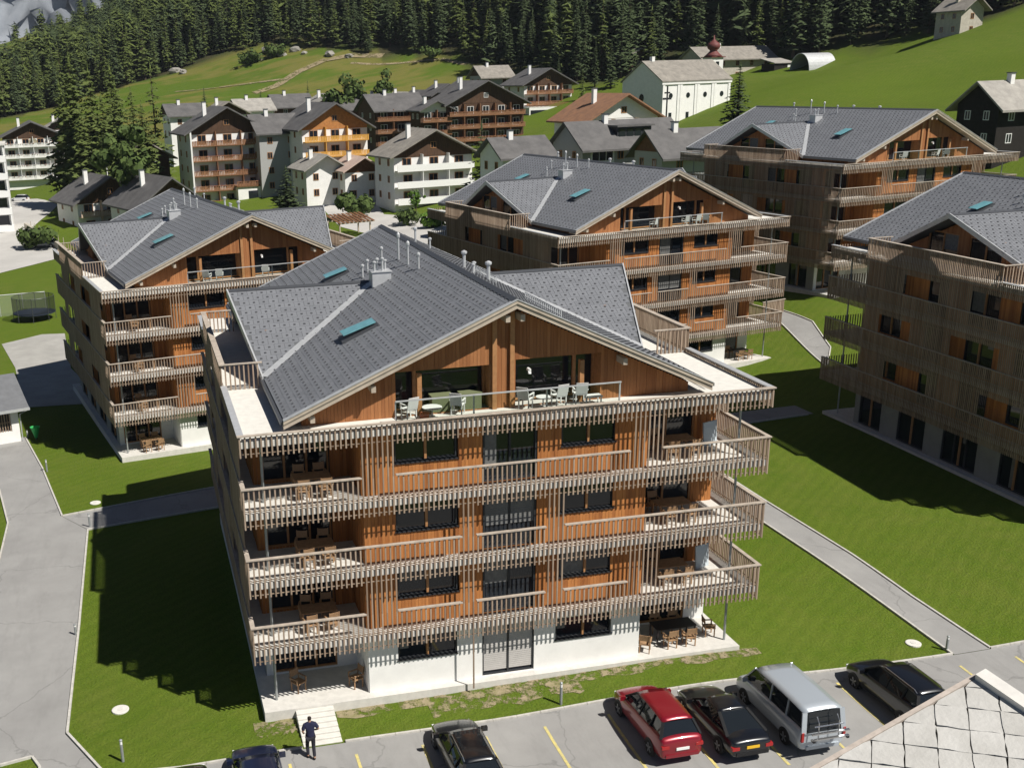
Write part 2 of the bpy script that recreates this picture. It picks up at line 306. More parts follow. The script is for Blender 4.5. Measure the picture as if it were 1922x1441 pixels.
track([(42.2, 375.8), (50.7, 379.5), (59.8, 387.9), (70.9, 393.9), (80.9, 393.0), (91.4, 385.5)],3.5,'hill_track','pale dirt track climbing the hay meadow')
track([(15.9, 401.4), (29.0, 393.7), (42.2, 388.4), (55.3, 384.0)],1.6,'hill_track','thin path crossing the left hay meadow')
track([(79.4, 386.0), (92.8, 374.6), (107.0, 361.3), (113.0, 348.9)],1.6,'hill_track','thin path along the top of the hay meadow')
# ------------------------------------------------ larch residences
W,D=21.93,23.4; F=[0,2.95,5.85,8.75,11.65]; XL,XR,YF,YB=.75,W-.75,.75,D-.75
LX0,LX1=4.75,16.75; LY=3.3           # corner loggias: x<LX0 or x>LX1, depth to y=LY
EL,ER,ZE,AX,ZA,YO,YR=1.8,19.33,12.2,10.97,16.18,.5,24.6
YM,ZD,YV=13.5,14.95,7.1
SL,SR=(ZA-ZE)/(AX-EL),(ZA-ZE)/(ER-AX)
XI=EL+(ZD-ZE)/SL; XJ=ER-(ZD-ZE)/SR
def roofz(x): return ZE+(x-EL)*SL if x<AX else ZE+(ER-x)*SR
def boards(m,fr,u0,u1,z0,z1,holes=(),bw=.145,th=.03,top=None):
    """vertical boards; fr(u,z,d) maps to xyz, d = outwards"""
    n=max(1,round((u1-u0)/bw)); bw=(u1-u0)/n
    for i in range(n):
        a,b=u0+i*bw+.004,u0+(i+1)*bw-.004; c=(a+b)/2; zt=z1 if top is None else min(z1,top(c))
        segs=[(z0,zt)]
        for (h0,h1,k0,k1) in holes:
            if h0<c<h1:
                ns=[]
                for s0,s1 in segs:
                    if k0>s0: ns.append((s0,min(s1,k0)))
                    if k1<s1: ns.append((max(s0,k1),s1))
                segs=ns
        d=th+random.uniform(-.008,.008)
        for s0,s1 in segs:
            if s1-s0<.02: continue
            P=[fr(a,s0,0),fr(b,s0,0),fr(b,s1,0),fr(a,s1,0),fr(a,s0,d),fr(b,s0,d),fr(b,s1,d),fr(a,s1,d)]
            m._q(P,[(0,3,2,1),(4,5,6,7),(0,1,5,4),(1,2,6,5),(2,3,7,6),(3,0,4,7)])
def FR_front(y): return lambda u,z,d:(u,y-d,z)
def FR_back(y): return lambda u,z,d:(u,y+d,z)
def FR_left(x): return lambda u,z,d:(x-d,u,z)
def FR_right(x): return lambda u,z,d:(x+d,u,z)
MESH={}
M_shutp=mat('pale roller shutter',(.46,.44,.42),.7,var=.08,scale=3)
M_grey=mat('greyed side plaster',(.27,.27,.265),.9,var=.12,scale=1.2)  # side walls greyed in the colour itself; white came out too bright in shade
M_blind=mat('window blind',(.16,.16,.155),.6,var=.25,scale=5)
def window(par,fr,u0,u1,z0,z1,mull=1,sill=True,name='window',depth=.12,shut=0):
    """frame + glass panes set into an opening; fr maps (u,z,outward)"""
    m=MB(); t=.07
    def bx(a,b,c,e,d0,d1):
        P=[fr(a,c,d0),fr(b,c,d0),fr(b,e,d0),fr(a,e,d0),fr(a,c,d1),fr(b,c,d1),fr(b,e,d1),fr(a,e,d1)]
        m._q(P,[(0,3,2,1),(4,5,6,7),(0,1,5,4),(1,2,6,5),(2,3,7,6),(3,0,4,7)])
    bx(u0,u0+t,z0,z1,-depth,.0);bx(u1-t,u1,z0,z1,-depth,.0);bx(u0+t,u1-t,z1-t,z1,-depth,.0);bx(u0+t,u1-t,z0,z0+t,-depth,.0)
    for i in range(1,mull): c=u0+(u1-u0)*i/mull; bx(c-t*.6,c+t*.6,z0+t,z1-t,-depth,-.01)
    o=m.build(name,M_dark if name in('window','balcony_door') else M_frame,par)
    if name=='window' and mull>1:
        mm=MB(); c=u0+(u1-u0)*.5; P=[fr(c-.05,z0+t,-depth),fr(c+.05,z0+t,-depth),fr(c+.05,z1-t,-depth),fr(c-.05,z1-t,-depth),fr(c-.05,z0+t,.002),fr(c+.05,z0+t,.002),fr(c+.05,z1-t,.002),fr(c-.05,z1-t,.002)]; mm._q(P,[(0,3,2,1),(4,5,6,7),(0,1,5,4),(1,2,6,5),(2,3,7,6),(3,0,4,7)]); mm.build('mullion',M_frame,o)
    if name!='attic_window' and not shut and random.random()<.38:
        q=random.choice((0,1)) if mull>1 else 0; a=u0+t+(u1-u0-2*t)*q/mull; b=u0+t+(u1-u0-2*t)*(q+1)/mull; zz=z1-t-(z1-z0)*random.uniform(.2,.95); b=a+(b-a)*random.choice((.35,.5,1,1))
        MB().poly([fr(a+.02,max(z0+t,zz),-depth+.036),fr(b-.02,max(z0+t,zz),-depth+.036),fr(b-.02,z1-t,-depth+.036),fr(a+.02,z1-t,-depth+.036)]).build('blind',M_blind,o)
    g=MB()
    for i in range(mull):
        a=u0+t+(u1-u0-2*t)*i/mull; b=u0+t+(u1-u0-2*t)*(i+1)/mull
        g.poly([fr(a,z0+t,-depth+.03),fr(b,z0+t,-depth+.03),fr(b,z1-t,-depth+.03),fr(a,z1-t,-depth+.03)])
    g.build('pane',M_glass,o)
    if sill:
        m2=MB(); P=[fr(u0-.04,z0-.05,-depth),fr(u1+.04,z0-.05,-depth),fr(u1+.04,z0,-depth),fr(u0-.04,z0,-depth),fr(u0-.04,z0-.05,.09),fr(u1+.04,z0-.05,.09),fr(u1+.04,z0,.09),fr(u0-.04,z0,.09)]
        m2._q(P,[(0,3,2,1),(4,5,6,7),(0,1,5,4),(1,2,6,5),(2,3,7,6),(3,0,4,7)]); m2.build('sill',M_dark,o)
    if shut:
        m3=MB(); n=int(shut/.09)
        for i in range(n):
            z=z1-.06-i*.09; P=[fr(u0+.06,z-.08,-.055),fr(u1-.06,z-.08,-.055),fr(u1-.06,z,-.065),fr(u0+.06,z,-.065)]
            P+=[fr(u0+.06,z-.08,-.035),fr(u1-.06,z-.08,-.035),fr(u1-.06,z,-.045),fr(u0+.06,z,-.045)]
            m3._q(P,[(0,3,2,1),(4,5,6,7),(0,1,5,4),(1,2,6,5),(2,3,7,6),(3,0,4,7)])
        m3.build('roller_shutter',M_shut if z0>1 else M_shutp,o)
    return o
def tiles(P0,eu,ev,nu,nv,keep,tw,th_,m,hooks):
    """shingles on a plane: P0 lower corner, eu unit along the eave, ev unit up the slope"""
    P0,eu,ev=Vector(P0),Vector(eu),Vector(ev); n=eu.cross(ev).normalized()
    if n.z<0:n=-n
    out=[]
    for j in range(nv):
        for i in range(-1,nu+1):
            u=(i+.5*(j%2))*tw; v=j*th_
            c=P0+eu*(u+tw/2)+ev*(v+th_/2)
            if not keep(c): continue
            out.append((P0+eu*u+ev*v,i,j))
    g=.008
    def shape(b,mm):
        a0=b+eu*g; a1=b+eu*(tw-g); L=th_*1.06; r=random.uniform(0,.006)
        lo=n*(.016+r); hi=n*(.008+r)
        V=[a0,a1,a1+ev*L,a0+ev*L,a0+lo,a1+lo,a1+ev*L+hi,a0+ev*L+hi]
        mm._q([tuple(q) for q in V],[(4,5,6,7),(0,1,5,4),(1,2,6,5),(3,0,4,7)])
    for b,i,j in out:
        shape(b,m)
        if hooks is not None and j%1==0:
            c=b+eu*(tw*.5)+ev*(th_*.35)+n*.02; hooks.obox(c-eu*.045,eu*.09,ev*.08,n*.032)
    return out
def roof_polys():
    A=lambda x,y,z:Vector((x,y,z))
    return A
def make_residence(origin,rz,name,label,indiv):
    R=empty(name,origin,rz); tag(R,label,'apartment building','larch-clad residences with grey gable roofs')
    B=lambda m,n,mt,par=R,**k:m.build(n,mt,par,**k)
    # ---- floor slabs
    for k in range(1,5):
        s=B(MB().box(.075,W-.075,.075,D-.075,F[k]-.26,F[k]),'floor_slab',M_conc)
    B(MB().box(.3,W-.5,.3,D-.3,-1.6,0),'ground_slab',M_conc)
    # terrace paving strips
    p=MB()
    for (x0,x1,y0,y1) in ((.14,2.35,.14,D-.14),(W-2.35,W-.14,.14,D-.14),(2.352,W-2.352,.14,1.36)):
        p.box(x0,x1,y0,y1,F[4]+.001,F[4]+.03)
    B(p,'terrace_paving',M_pave)
    # ---- walls
    win=[]
    def story_holes(k):
        z=F[k]; up=F[k+1]-.32
        if k==0: f=[(6.0,8.55,1.35,2.35,2),(9.65,11.95,.05,2.45,2),(12.9,15.45,1.3,2.3,2)]
        else:
            f=[(6.05,8.6,z+1.25,z+2.45,2),(9.7,11.95,z+.06,z+2.45,2),(13.0,15.35,z+1.28,z+2.42,2)]
        return f
    for k in range(4):
        z0,z1=F[k]+.001,F[k+1]-.261
        mt=M_clad if k else M_white; fh=story_holes(k)
        holes=[h[:4] for h in fh]
        def wall(fr,u0,u1,holes,side=False):
            m=MB()
            if k: boards(m,fr,u0,u1,z0,z1,holes)
            else:
                us=sorted({u0,u1,*[v for h in holes for v in h[:2] if u0<v<u1]})
                for a,b in zip(us,us[1:]):
                    c=(a+b)/2; hs=[h for h in holes if h[0]<c<h[1]]; segs=[(z0,z1)]
                    for h in hs: segs=[q for s0,s1 in segs for q in ((s0,min(s1,h[2])),(max(s0,h[3]),s1)) if q[1]-q[0]>.02]
                    for s0,s1 in segs:
                        P=[fr(a,s0,-.2),fr(b,s0,-.2),fr(b,s1,-.2),fr(a,s1,-.2),fr(a,s0,.04),fr(b,s0,.04),fr(b,s1,.04),fr(a,s1,.04)]
                        m._q(P,[(0,3,2,1),(4,5,6,7),(0,1,5,4),(1,2,6,5),(2,3,7,6),(3,0,4,7)])
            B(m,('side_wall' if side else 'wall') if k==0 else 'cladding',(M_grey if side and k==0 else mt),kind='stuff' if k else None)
        wall(FR_front(YF),LX0,LX1,holes)
        gl=(XL+.35,LX0-.9,F[k]+.08,F[k]+2.4); gr=(LX1+.75,XR-1.0,F[k]+.08,F[k]+2.4)
        wall(FR_front(LY),XL,LX0,[gl]); wall(FR_front(LY),LX1,XR,[gr])
        wall(FR_left(LX0),YF,LY,[]); wall(FR_right(LX1),YF,LY,[])
        sh=[(4.6,6.6,F[k]+.9,F[k]+2.4,1),(8.2,10.6,F[k]+.1,F[k]+2.4,2),(12.4,14.2,F[k]+.1,F[k]+2.4,1),(16.3,18.4,F[k]+.9,F[k]+2.4,2)] if k else \
           [(4.2,6.6,.1,2.4,2),(8.4,11.4,.1,2.4,3),(13.0,15.6,.1,2.4,2),(17.3,19.6,.1,2.4,2)]
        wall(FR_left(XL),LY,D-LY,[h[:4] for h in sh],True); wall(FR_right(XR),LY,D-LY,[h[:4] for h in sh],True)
        wall(FR_back(YB),LX0,LX1,holes); wall(FR_back(D-LY),XL,LX0,[gl]); wall(FR_back(D-LY),LX1,XR,[gr]); wall(FR_left(LX0),D-LY,YB,[]); wall(FR_right(LX1),D-LY,YB,[])
        # inner core so that nothing shows through
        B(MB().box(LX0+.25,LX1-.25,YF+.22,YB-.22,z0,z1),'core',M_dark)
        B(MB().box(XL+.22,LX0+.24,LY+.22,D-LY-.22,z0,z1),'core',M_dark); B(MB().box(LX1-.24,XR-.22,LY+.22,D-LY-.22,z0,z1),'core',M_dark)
        for i,h in enumerate(fh):
            s=0
            if (k,i) in ((2,1),): s=1.35
            if (k,i)==(0,1): s=2.2
            window(R,FR_front(YF),*h[:4],mull=h[4],sill=(i!=1),shut=s,name='window' if i!=1 else 'balcony_door')
        window(R,FR_front(LY),*gl,mull=3,sill=False,name='sliding_door'); window(R,FR_front(LY),*gr,mull=2,sill=False,name='sliding_door')
        for h in sh: window(R,FR_left(XL),*h[:4],mull=h[4],sill=False)
        if not indiv or k==0:
            window(R,FR_back(D-LY),*gl,mull=3,sill=False,name='sliding_door')
    # dark posts
    for (x,y) in ((.9,1.19),(W-.88,1.0),(.9,D-1.2),(W-.9,D-1.2)): B(MB().tube([(x,y,-.05),(x,y,F[4]-.24)],.055,8),'post',M_steel)
    # ---- slat balustrades
    def slat_segments():
        """(axis, position, centre u, z0, z1)"""
        out=[]
        FULL={3:[(4.6,5.95),(15.7,17.1)],2:[(8.6,9.2),(12.15,12.95)],1:[(4.6,5.9),(8.6,9.2),(12.15,12.95),(15.8,17.2)],0:[]}
        FULLS={3:[(1.1,5.4),(9.6,12.4),(15.6,19.4)],2:[(1.1,7.0),(11.0,14.6),(17.6,19.4)],1:[(1.1,4.8),(8.0,12.6),(16.6,19.4)],0:[]}; FULLR={k:[(max(a,3.5),b) for a,b in v] for k,v in FULLS.items()}
        sp=.2
        for k in (1,2,3,4):
            zt=F[k]+1.0 if k<4 else 11.86; zb=F[k]-.6
            n=int(W/sp)
            for i in range(n+1):
                u=.03+i*(W-.06)/n
                lo=zb
                if k<4:pass
                ext=[q for q in FULL[k-1]] if k-1>0 else []
                if any(a<u<b for a,b in ext): lo=F[k-1]+1.0
                if k==1 and 8.95<u<9.15: lo=-.05
                out.append(('f',u,lo,zt,k))
            n=int(D/.145)
            for i in range(1,n):
                u=i*D/n; lo=zb; zt2=zt
                if k==4 and 7.5<u<19.5: zt2=F[4]+1.15
                if k-1>0 and any(a<u<b for a,b in FULLS[k-1]): lo=F[k-1]+1.0
                lor=F[k-1]+1.0 if k-1>0 and any(a<u<b for a,b in FULLR[k-1]) else zb; out.append(('l',u,lo,zt2,k)); out.append(('r',u,lor,zt2,k))
            n=int(W/sp)
            if not indiv:
                for i in range(0,n+1,1): out.append(('b',.03+i*(W-.06)/n,zb,zt,k))
        return out
    segs=slat_segments(); rest=MB(); cnt=0; hw=.030; dp=.045
    front=[s for s in segs if s[0]=='f']; front.sort(key=lambda s:(s[4]))
    pick=set(map(id,front[:300])) if indiv else set()
    for s in segs:
        ax,u,lo,zt,k=s
        if id(s) in pick:
            key=('slat',round(zt-lo,2))
            if key not in MESH: MESH[key]=MB().box(-hw,hw,0,dp,0,zt-lo).mesh('slat',M_slat)
            inst('slat',MESH[key],R,(u,random.uniform(0,.006),lo+random.uniform(-.012,.004)))
        else:
            j=random.uniform(0,.006); lo+=random.uniform(-.012,.004)
            if ax=='f': rest.box(u-hw,u+hw,j,dp+j,lo,zt)
            elif ax=='b': rest.box(u-hw,u+hw,D-dp-j,D-j,lo,zt)
            elif ax=='l': rest.box(j,dp+j,u-hw,u+hw,lo,zt)
            else: rest.box(W-dp-j,W-j,u-hw,u+hw,lo,zt)
    # returns beside the side-dormer balconies
    for y in (7.5,19.5):
        for i in range(1,9):
            for x in (i*.2,W-i*.2): rest.box(x-hw,x+hw,y-.03,y+.05,F[4]+.03,F[4]+1.15)
    B(rest,'slats',M_slat,kind='stuff')
    # carriers behind the slats
    c=MB()
    for k in (1,2,3,4):
        for z in ((F[k]+.10,F[k]+.13),(F[k]-.50,F[k]-.47)):
            if k==4 and z[0]>F[4]+.5: continue
            c.box(.1,W-.1,.052,.074,*z); c.box(.052,.074,.13,D-.13,*z); c.box(W-.074,W-.052,.13,D-.13,*z)
    B(c,'slat_carriers',M_slat)
    FULL={3:[(4.6,5.95),(15.7,17.1)],2:[(8.6,9.2),(12.15,12.95)],1:[(4.6,5.9),(8.6,9.2),(12.15,12.95),(15.8,17.2)]}
    for k in (1,2,3):
        z=F[k]+1.0; us=[-.05]
        for a,b in sorted(set(FULL.get(k,[])+FULL.get(k-1,[]))): us+=[a,b]
        cuts=sorted(set(FULL.get(k,[])))
        a=-.05
        for q0,q1 in cuts: B(MB().box(a,q0,-.04,.13,z,z+.045),'rail_cap',M_cap); a=q1
        B(MB().box(a,W+.05,-.04,.13,z,z+.045),'rail_cap',M_cap)
        B(MB().box(-.05,.13,.132,D,z,z+.045),'rail_cap',M_cap); B(MB().box(W-.13,W+.05,.132,D,z,z+.045),'rail_cap',M_cap)
    z=11.86
    B(MB().box(-.06,W+.06,-.05,.15,z,z+.045),'rail_cap',M_cap)
    for s,(x0,x1) in ((0,(-.06,.2)),(1,(W-.2,W+.06))):
        for y0,y1,zz in ((.152,7.46,z),(19.54,D,z),(7.44,19.56,F[4]+1.15)): B(MB().box(x0,x1,y0,y1,zz,zz+.045),'rail_cap',M_cap if zz>12 else M_flash)
    for y in (7.5,19.5): B(MB().box(.2,1.8,y-.07,y+.08,F[4]+1.152,F[4]+1.195),'rail_cap',M_cap); B(MB().box(W-1.8,W-.2,y-.07,y+.08,F[4]+1.152,F[4]+1.195),'rail_cap',M_cap)
    # ---- attic gable
    gy=1.35
    gt=lambda x:roofz(x)-.42
    wl=(6.3,10.15,F[4]+.08,13.5); wr=(11.2,14.85,F[4]+.08,13.62)
    m=MB(); boards(m,FR_front(gy),2.55,18.75,F[4]+.03,17,[wl,wr],top=gt); B(m,'gable_cladding',M_gable,kind='stuff')
    m=MB(); boards(m,FR_back(D-gy),2.55,18.75,F[4]+.03,17,[],top=gt); B(m,'gable_cladding',M_gable,kind='stuff')
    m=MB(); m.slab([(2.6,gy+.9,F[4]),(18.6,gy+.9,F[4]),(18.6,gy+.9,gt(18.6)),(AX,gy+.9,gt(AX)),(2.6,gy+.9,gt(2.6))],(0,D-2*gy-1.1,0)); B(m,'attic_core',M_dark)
    for x in (2.6,18.66): m=MB(); boards(m,FR_left(x) if x<9 else FR_right(x),gy,D-gy,F[4]+.03,gt(2.6)); B(m,'cladding',M_gable,kind='stuff')
    rec=MB()
    for (u0,u1,z0,z1) in (wl,wr):
        rec.box(u0-.12,u0,gy-.02,gy+.88,z0,z1); rec.box(u1,u1+.12,gy-.02,gy+.88,z0,z1); rec.box(u0-.12,u1+.12,gy-.02,gy+.88,z1,z1+.12)
    B(rec,'window_reveal',M_frame)
    fr=FR_front(gy+.72)
    a=window(R,fr,wl[0],7.25,wl[2],wl[3],1,False,'attic_window'); b=window(R,fr,7.25,wl[1],wl[2],wl[3],1,False,'attic_window')
    c=window(R,fr,wr[0],14.0,wr[2],wr[3],1,False,'attic_window'); d=window(R,fr,14.0,wr[1],wr[2],wr[3],1,False,'attic_window')
    for x in (7.25,10.32,11.05,14.0): B(MB().box(x-.09,x+.09,gy-.16,gy+.06,F[4]+.03,gt(x)-.05 if x in(10.32,11.05) else 13.4),'timber_post',M_frame)
    B(MB().tube([(11.75,gy-.02,13.2),(11.75,gy-.2,13.2),(11.75,gy-.22,13.05)],.07,8),'wall_lamp',M_whitepaint)
    # ---- glass balustrade on the terrace
    gb=MB(); gb.poly([(6.1,.30,F[4]+.12),(15.25,.30,F[4]+.12),(15.25,.30,12.6),(6.1,.30,12.6)])
    gm=MATS.get('clear glass') or mat('clear glass',(.8,.9,.88),.02)
    if 'made' not in gm:
        gm['made']=1; N=gm.node_tree.nodes; L=gm.node_tree.links; tr=N.new('ShaderNodeBsdfTransparent'); tr.inputs[0].default_value=(.86,.93,.91,1); gl_=N.new('ShaderNodeBsdfGlossy'); gl_.inputs['Roughness'].default_value=.02; fz=N.new('ShaderNodeFresnel'); fz.inputs[0].default_value=1.45
        mx=N.new('ShaderNodeMixShader'); L.new(fz.outputs[0],mx.inputs[0]); L.new(tr.outputs[0],mx.inputs[1]); L.new(gl_.outputs[0],mx.inputs[2]); L.new(mx.outputs[0],N['Material Output'].inputs[0])
    gr_=B(gb,'glass_balustrade',gm)
    B(MB().box(6.06,15.3,.27,.33,12.6,12.65),'handrail',M_flash,gr_)
    for x in (6.08,9.2,12.2,15.27): B(MB().box(x-.03,x+.03,.332,.38,F[4]+.03,12.6),'balustrade_post',M_flash,gr_)
    # ---- main roof
    tw,thh=.46,.40
    rf=MB()
    P={'a':(EL,YO,ZE),'b':(EL,YV,ZE),'c':(XI,YM,ZD),'d':(EL,2*YM-YV,ZE),'e':(EL,YR,ZE),'f':(AX,YR,ZA),'g':(AX,YO,ZA)}
    dn=(0,0,-.22)
    rf.slab([P[q] for q in ('g','a','b','c')],dn); rf.slab([P[q] for q in ('g','c','f')],dn); rf.slab([P[q] for q in ('c','d','e','f')],dn)
    Q={'a':(ER,YO,ZE),'b':(ER,YV,ZE),'c':(XJ,YM,ZD),'d':(ER,2*YM-YV,ZE),'e':(ER,YR,ZE)}
    rf.slab([Q['b'],Q['a'],P['g'],Q['c']],dn); rf.slab([Q['c'],P['g'],P['f']],dn); rf.slab([Q['e'],Q['d'],Q['c'],P['f']],dn)
    xl,xr=1.0,21.1
    for (xa,K,V) in ((xl,(XI,YM,ZD),EL),(xr,(XJ,YM,ZD),ER)):
        rf.slab([(xa,YM,ZD),(V,YV,ZE),K],dn); rf.slab([K,(V,2*YM-YV,ZE),(xa,YM,ZD)],dn)
    roof=B(rf,'roof',[M_rbase])
    tm=MB(); hk=MB(); outL=[]
    evL=Vector((AX-EL,0,ZA-ZE)); lenL=evL.length; evL.normalize()
    def keepL(c):
        if not(EL+.02<c.x<AX-.1 and YO+.15<c.y<YR-.15):return False
        if c.x<XI: return abs(c.y-YM)>(YM-YV)*(1-(c.x-EL)/(XI-EL))+.16
        return True
    evR=Vector((AX-ER,0,ZA-ZE)); lenR=evR.length; evR.normalize()
    def keepR(c):
        if not(AX+.1<c.x<ER-.02 and YO+.15<c.y<YR-.15):return False
        if c.x>XJ: return abs(c.y-YM)>(YM-YV)*(1-(ER-c.x)/(ER-XJ))+.16
        return True
    nu=int((YR-YO)/tw)+1
    if indiv or 'tilesL' not in MESH:
        if indiv:
            # the 300 shingles nearest the camera side are pieces of their own
            one=MB(); g=.008; L_=thh*1.06
            one._q([(g,0,0),(tw-g,0,0),(tw-g,L_,0),(g,L_,0),(g,0,.020),(tw-g,0,.020),(tw-g,L_,.010),(g,L_,.010)],[(4,5,6,7),(0,1,5,4),(1,2,6,5),(3,0,4,7)])
            ome=one.mesh('shingle',M_tile)
            tmp=MB(); lst=tiles((EL,YO,ZE),(0,1,0),evL,nu,int(lenL/thh)+1,keepL,tw,thh,tmp,hk)
            lst.sort(key=lambda t:t[0].y); near=lst[:300]; ns=set((i,j) for _,i,j in near)
            eu=Vector((0,1,0)); nrm=evL.cross(eu).normalized(); nrm=nrm if nrm.z>0 else -nrm
            Mx=Matrix((eu,evL,nrm)).transposed().to_euler()
            # mirrored axes: use -eu so the frame stays right-handed
            Mx=Matrix((-eu,evL,(-eu).cross(evL))).transposed()
            if Mx.col[2].z<0: Mx=Matrix((eu,evL,eu.cross(evL))).transposed(); sh=Vector((0,0,0))
            else: sh=eu*tw
            eul=Mx.to_euler()
            for b,i,j in near: inst('shingle',ome,roof,b+sh+nrm*random.uniform(0,.006),eul)
            def keep2(c): return keepL(c)
            tm2=MB()
            P0=Vector((EL,YO,ZE))
            for b,i,j in lst[300:]:
                a0=b+eu*g; a1=b+eu*(tw-g); r=random.uniform(0,.006); lo=nrm*(.016+r); hi=nrm*(.008+r)
                V=[a0,a1,a1+evL*L_,a0+evL*L_,a0+lo,a1+lo,a1+evL*L_+hi,a0+evL*L_+hi]
                tm._q([tuple(q) for q in V],[(4,5,6,7),(0,1,5,4),(1,2,6,5),(3,0,4,7)])
        else: tiles((EL,YO,ZE),(0,1,0),evL,nu,int(lenL/thh)+1,keepL,tw,thh,tm,hk)
        tiles((ER,YO,ZE),(0,1,0),evR,nu,int(lenR/thh)+1,keepR,tw,thh,tm,hk)
        # dormer slopes
        for xa,xi,V in ((xl,XI,EL),(xr,XJ,ER)):
            s=1 if xi>xa else -1
            for yv in (YV,2*YM-YV):
                ev=Vector((0,YM-yv,ZD-ZE)); L=ev.length; ev.normalize()
                # plane through ridge line and valley foot
                def keepD(c,yv=yv,xa=xa,xi=xi,V=V,s=s):
                    t=(c.y-yv)/(YM-yv)
                    if not(.02<t<.985):return False
                    x0=V+(xa-V)*t; x1=V+(xi-V)*t
                    return (x0+.1*s-c.x)*s<0 and (c.x-(x1-.16*s))*s<0
                x0=min(xa,xi)-.5
                tiles((x0,yv,ZE),(1,0,0),ev,int(abs(xi-xa)/tw)+3,int(L/thh)+1,keepD,tw,thh,tm,hk)
        if not indiv: MESH['tilesL']=tm.mesh('shingles',M_tile); MESH['hooks']=hk.mesh('snow_hooks',M_hook)
    if indiv: B(tm,'shingles',M_tile,roof,kind='stuff'); B(hk,'snow_hooks',M_hook,roof,kind='stuff')
    else: inst('shingles',MESH['tilesL'],roof)['kind']='stuff'; inst('snow_hooks',MESH['hooks'],roof)['kind']='stuff'
    # ridge caps, valleys, verges, gutters
    rc=MB(); rc.slab([(AX-.2,YO-.02,ZA-.03),(AX,YO-.02,ZA+.07),(AX,YR+.02,ZA+.07),(AX-.2,YR+.02,ZA-.03)],(0,0,-.03)); rc.slab([(AX,YO-.02,ZA+.07),(AX+.2,YO-.02,ZA-.03),(AX+.2,YR+.02,ZA-.03),(AX,YR+.02,ZA+.07)],(0,0,-.03)); B(rc,'ridge_cap',M_gut,roof)
    for xa,xi in ((xl,XI),(xr,XJ)):
        rc=MB(); a,b=sorted((xa,xi)); rc.slab([(a,YM-.18,ZD-.02),(b,YM-.18,ZD-.02),(b,YM,ZD+.07),(a,YM,ZD+.07)],(0,0,-.03)); rc.slab([(a,YM,ZD+.07),(b,YM,ZD+.07),(b,YM+.18,ZD-.02),(a,YM+.18,ZD-.02)],(0,0,-.03)); B(rc,'ridge_cap',M_gut,roof)
    for V,xi in ((EL,XI),(ER,XJ)):
        for yv in (YV,2*YM-YV):
            a,b=Vector((V,yv,ZE+.075)),Vector((xi,YM,ZD+.075)); B(MB().bar(a,b,.34,.03),'valley_flashing',M_flash,roof)
    for ya,s in ((YO,-1),(YR,1)):
        for (e,zx) in ((EL,-1),(ER,1)):
            a,b=Vector((e+zx*.05,ya,ZE-.07)),Vector((AX,ya,ZA-.07))
            v=MB(); d=b-a
            v.obox(a+Vector((0,0,-.26)),d,(0,.06*s,0),(0,0,.32)); B(v,'verge_board',M_verge,roof)
            v=MB(); v.obox(a+Vector((0,.0602*s,-.06)),d,(0,.05*s,0),(0,0,.15)); B(v,'verge_trim',M_verge,roof)
            v=MB(); v.obox(a+Vector((0,-.1*s,.085)),d,(0,.24*s,0),(0,0,.03)); B(v,'verge_flashing',M_flash,roof)
            so=MB(); so.obox(a+Vector((0,-.01*s,-.2)),d,(0,-.9*s,0),(0,0,.03)); B(so,'soffit',M_verge,roof)
    for xa,V in ((xl,EL),(xr,ER)):
        for yv in (YV,2*YM-YV):
            a,b=Vector((V,yv,ZE+.02)),Vector((xa,YM,ZD+.02)); s=1 if xa<5 else -1
            v=MB(); v.obox(a+Vector((0,0,-.25)),b-a,(-.07*s,0,0),(0,0,.31)); B(v,'verge_board',M_flash,roof)
    for x,s in ((EL,-1),(ER,1)):
        for y0,y1 in ((YO,YV-.1),(2*YM-YV+.1,YR)): B(MB().box(*sorted((x+.02*s,x+.16*s)),y0,y1,ZE-.16,ZE-.03),'gutter',M_gut,roof)
    # purlin ends
    for x,z in ((AX-.3,ZA-.62),(AX+.3,ZA-.62),(5.3,roofz(5.3)-.5),(15.6,roofz(15.6)-.5),(2.9,roofz(2.9)-.45)):
        B(MB().box(x-.09,x+.09,YO+.12,gy,z-.26,z),'purlin_end',M_verge,roof)
    # side-dormer gable walls
    for xa,s in ((2.3,1),(18.9,-1)):
        m=MB(); tp=lambda y:ZD-.4-abs(y-YM)*(ZD-ZE)/(YM-YV)
        h=(YM-3.2,YM-.4,F[4]+.1,F[4]+1.95); h2=(YM+.5,YM+3.2,F[4]+.1,F[4]+1.95)
        frr=FR_left(xa) if s>0 else FR_right(xa)
        boards(m,frr,YV+.9,2*YM-YV-.9,F[4]+.03,17,[h,h2],top=tp); B(m,'dormer_cladding',M_gable,kind='stuff')
        window(R,frr,*h,mull=2,sill=False,name='dormer_window'); window(R,frr,*h2,mull=2,sill=False,name='dormer_window')
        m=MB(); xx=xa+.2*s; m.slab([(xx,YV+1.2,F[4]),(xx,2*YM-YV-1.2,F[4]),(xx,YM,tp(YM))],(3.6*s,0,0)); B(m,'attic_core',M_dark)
    # ---- chimney housing with vent pipes, roof windows, snow rails
    nL=evL.cross(Vector((0,-1,0))); nL=nL if nL.z>0 else -nL
    def onL(x,y,h=0): return Vector((x,y,roofz(x)))+nL*h
    ch=MB(); cx,cy=8.35,12.6; zt=roofz(8.7)+.36
    ch.slab([(7.8,cy-.3,zt),(8.72,cy-.3,zt),(8.72,cy+.5,zt),(7.8,cy+.5,zt)],(0,0,-1.1)); chim=B(ch,'chimney_housing',M_flash,roof)
    B(MB().box(7.75,8.77,cy-.35,cy+.55,zt,zt+.04),'cap_sheet',M_flash,chim)
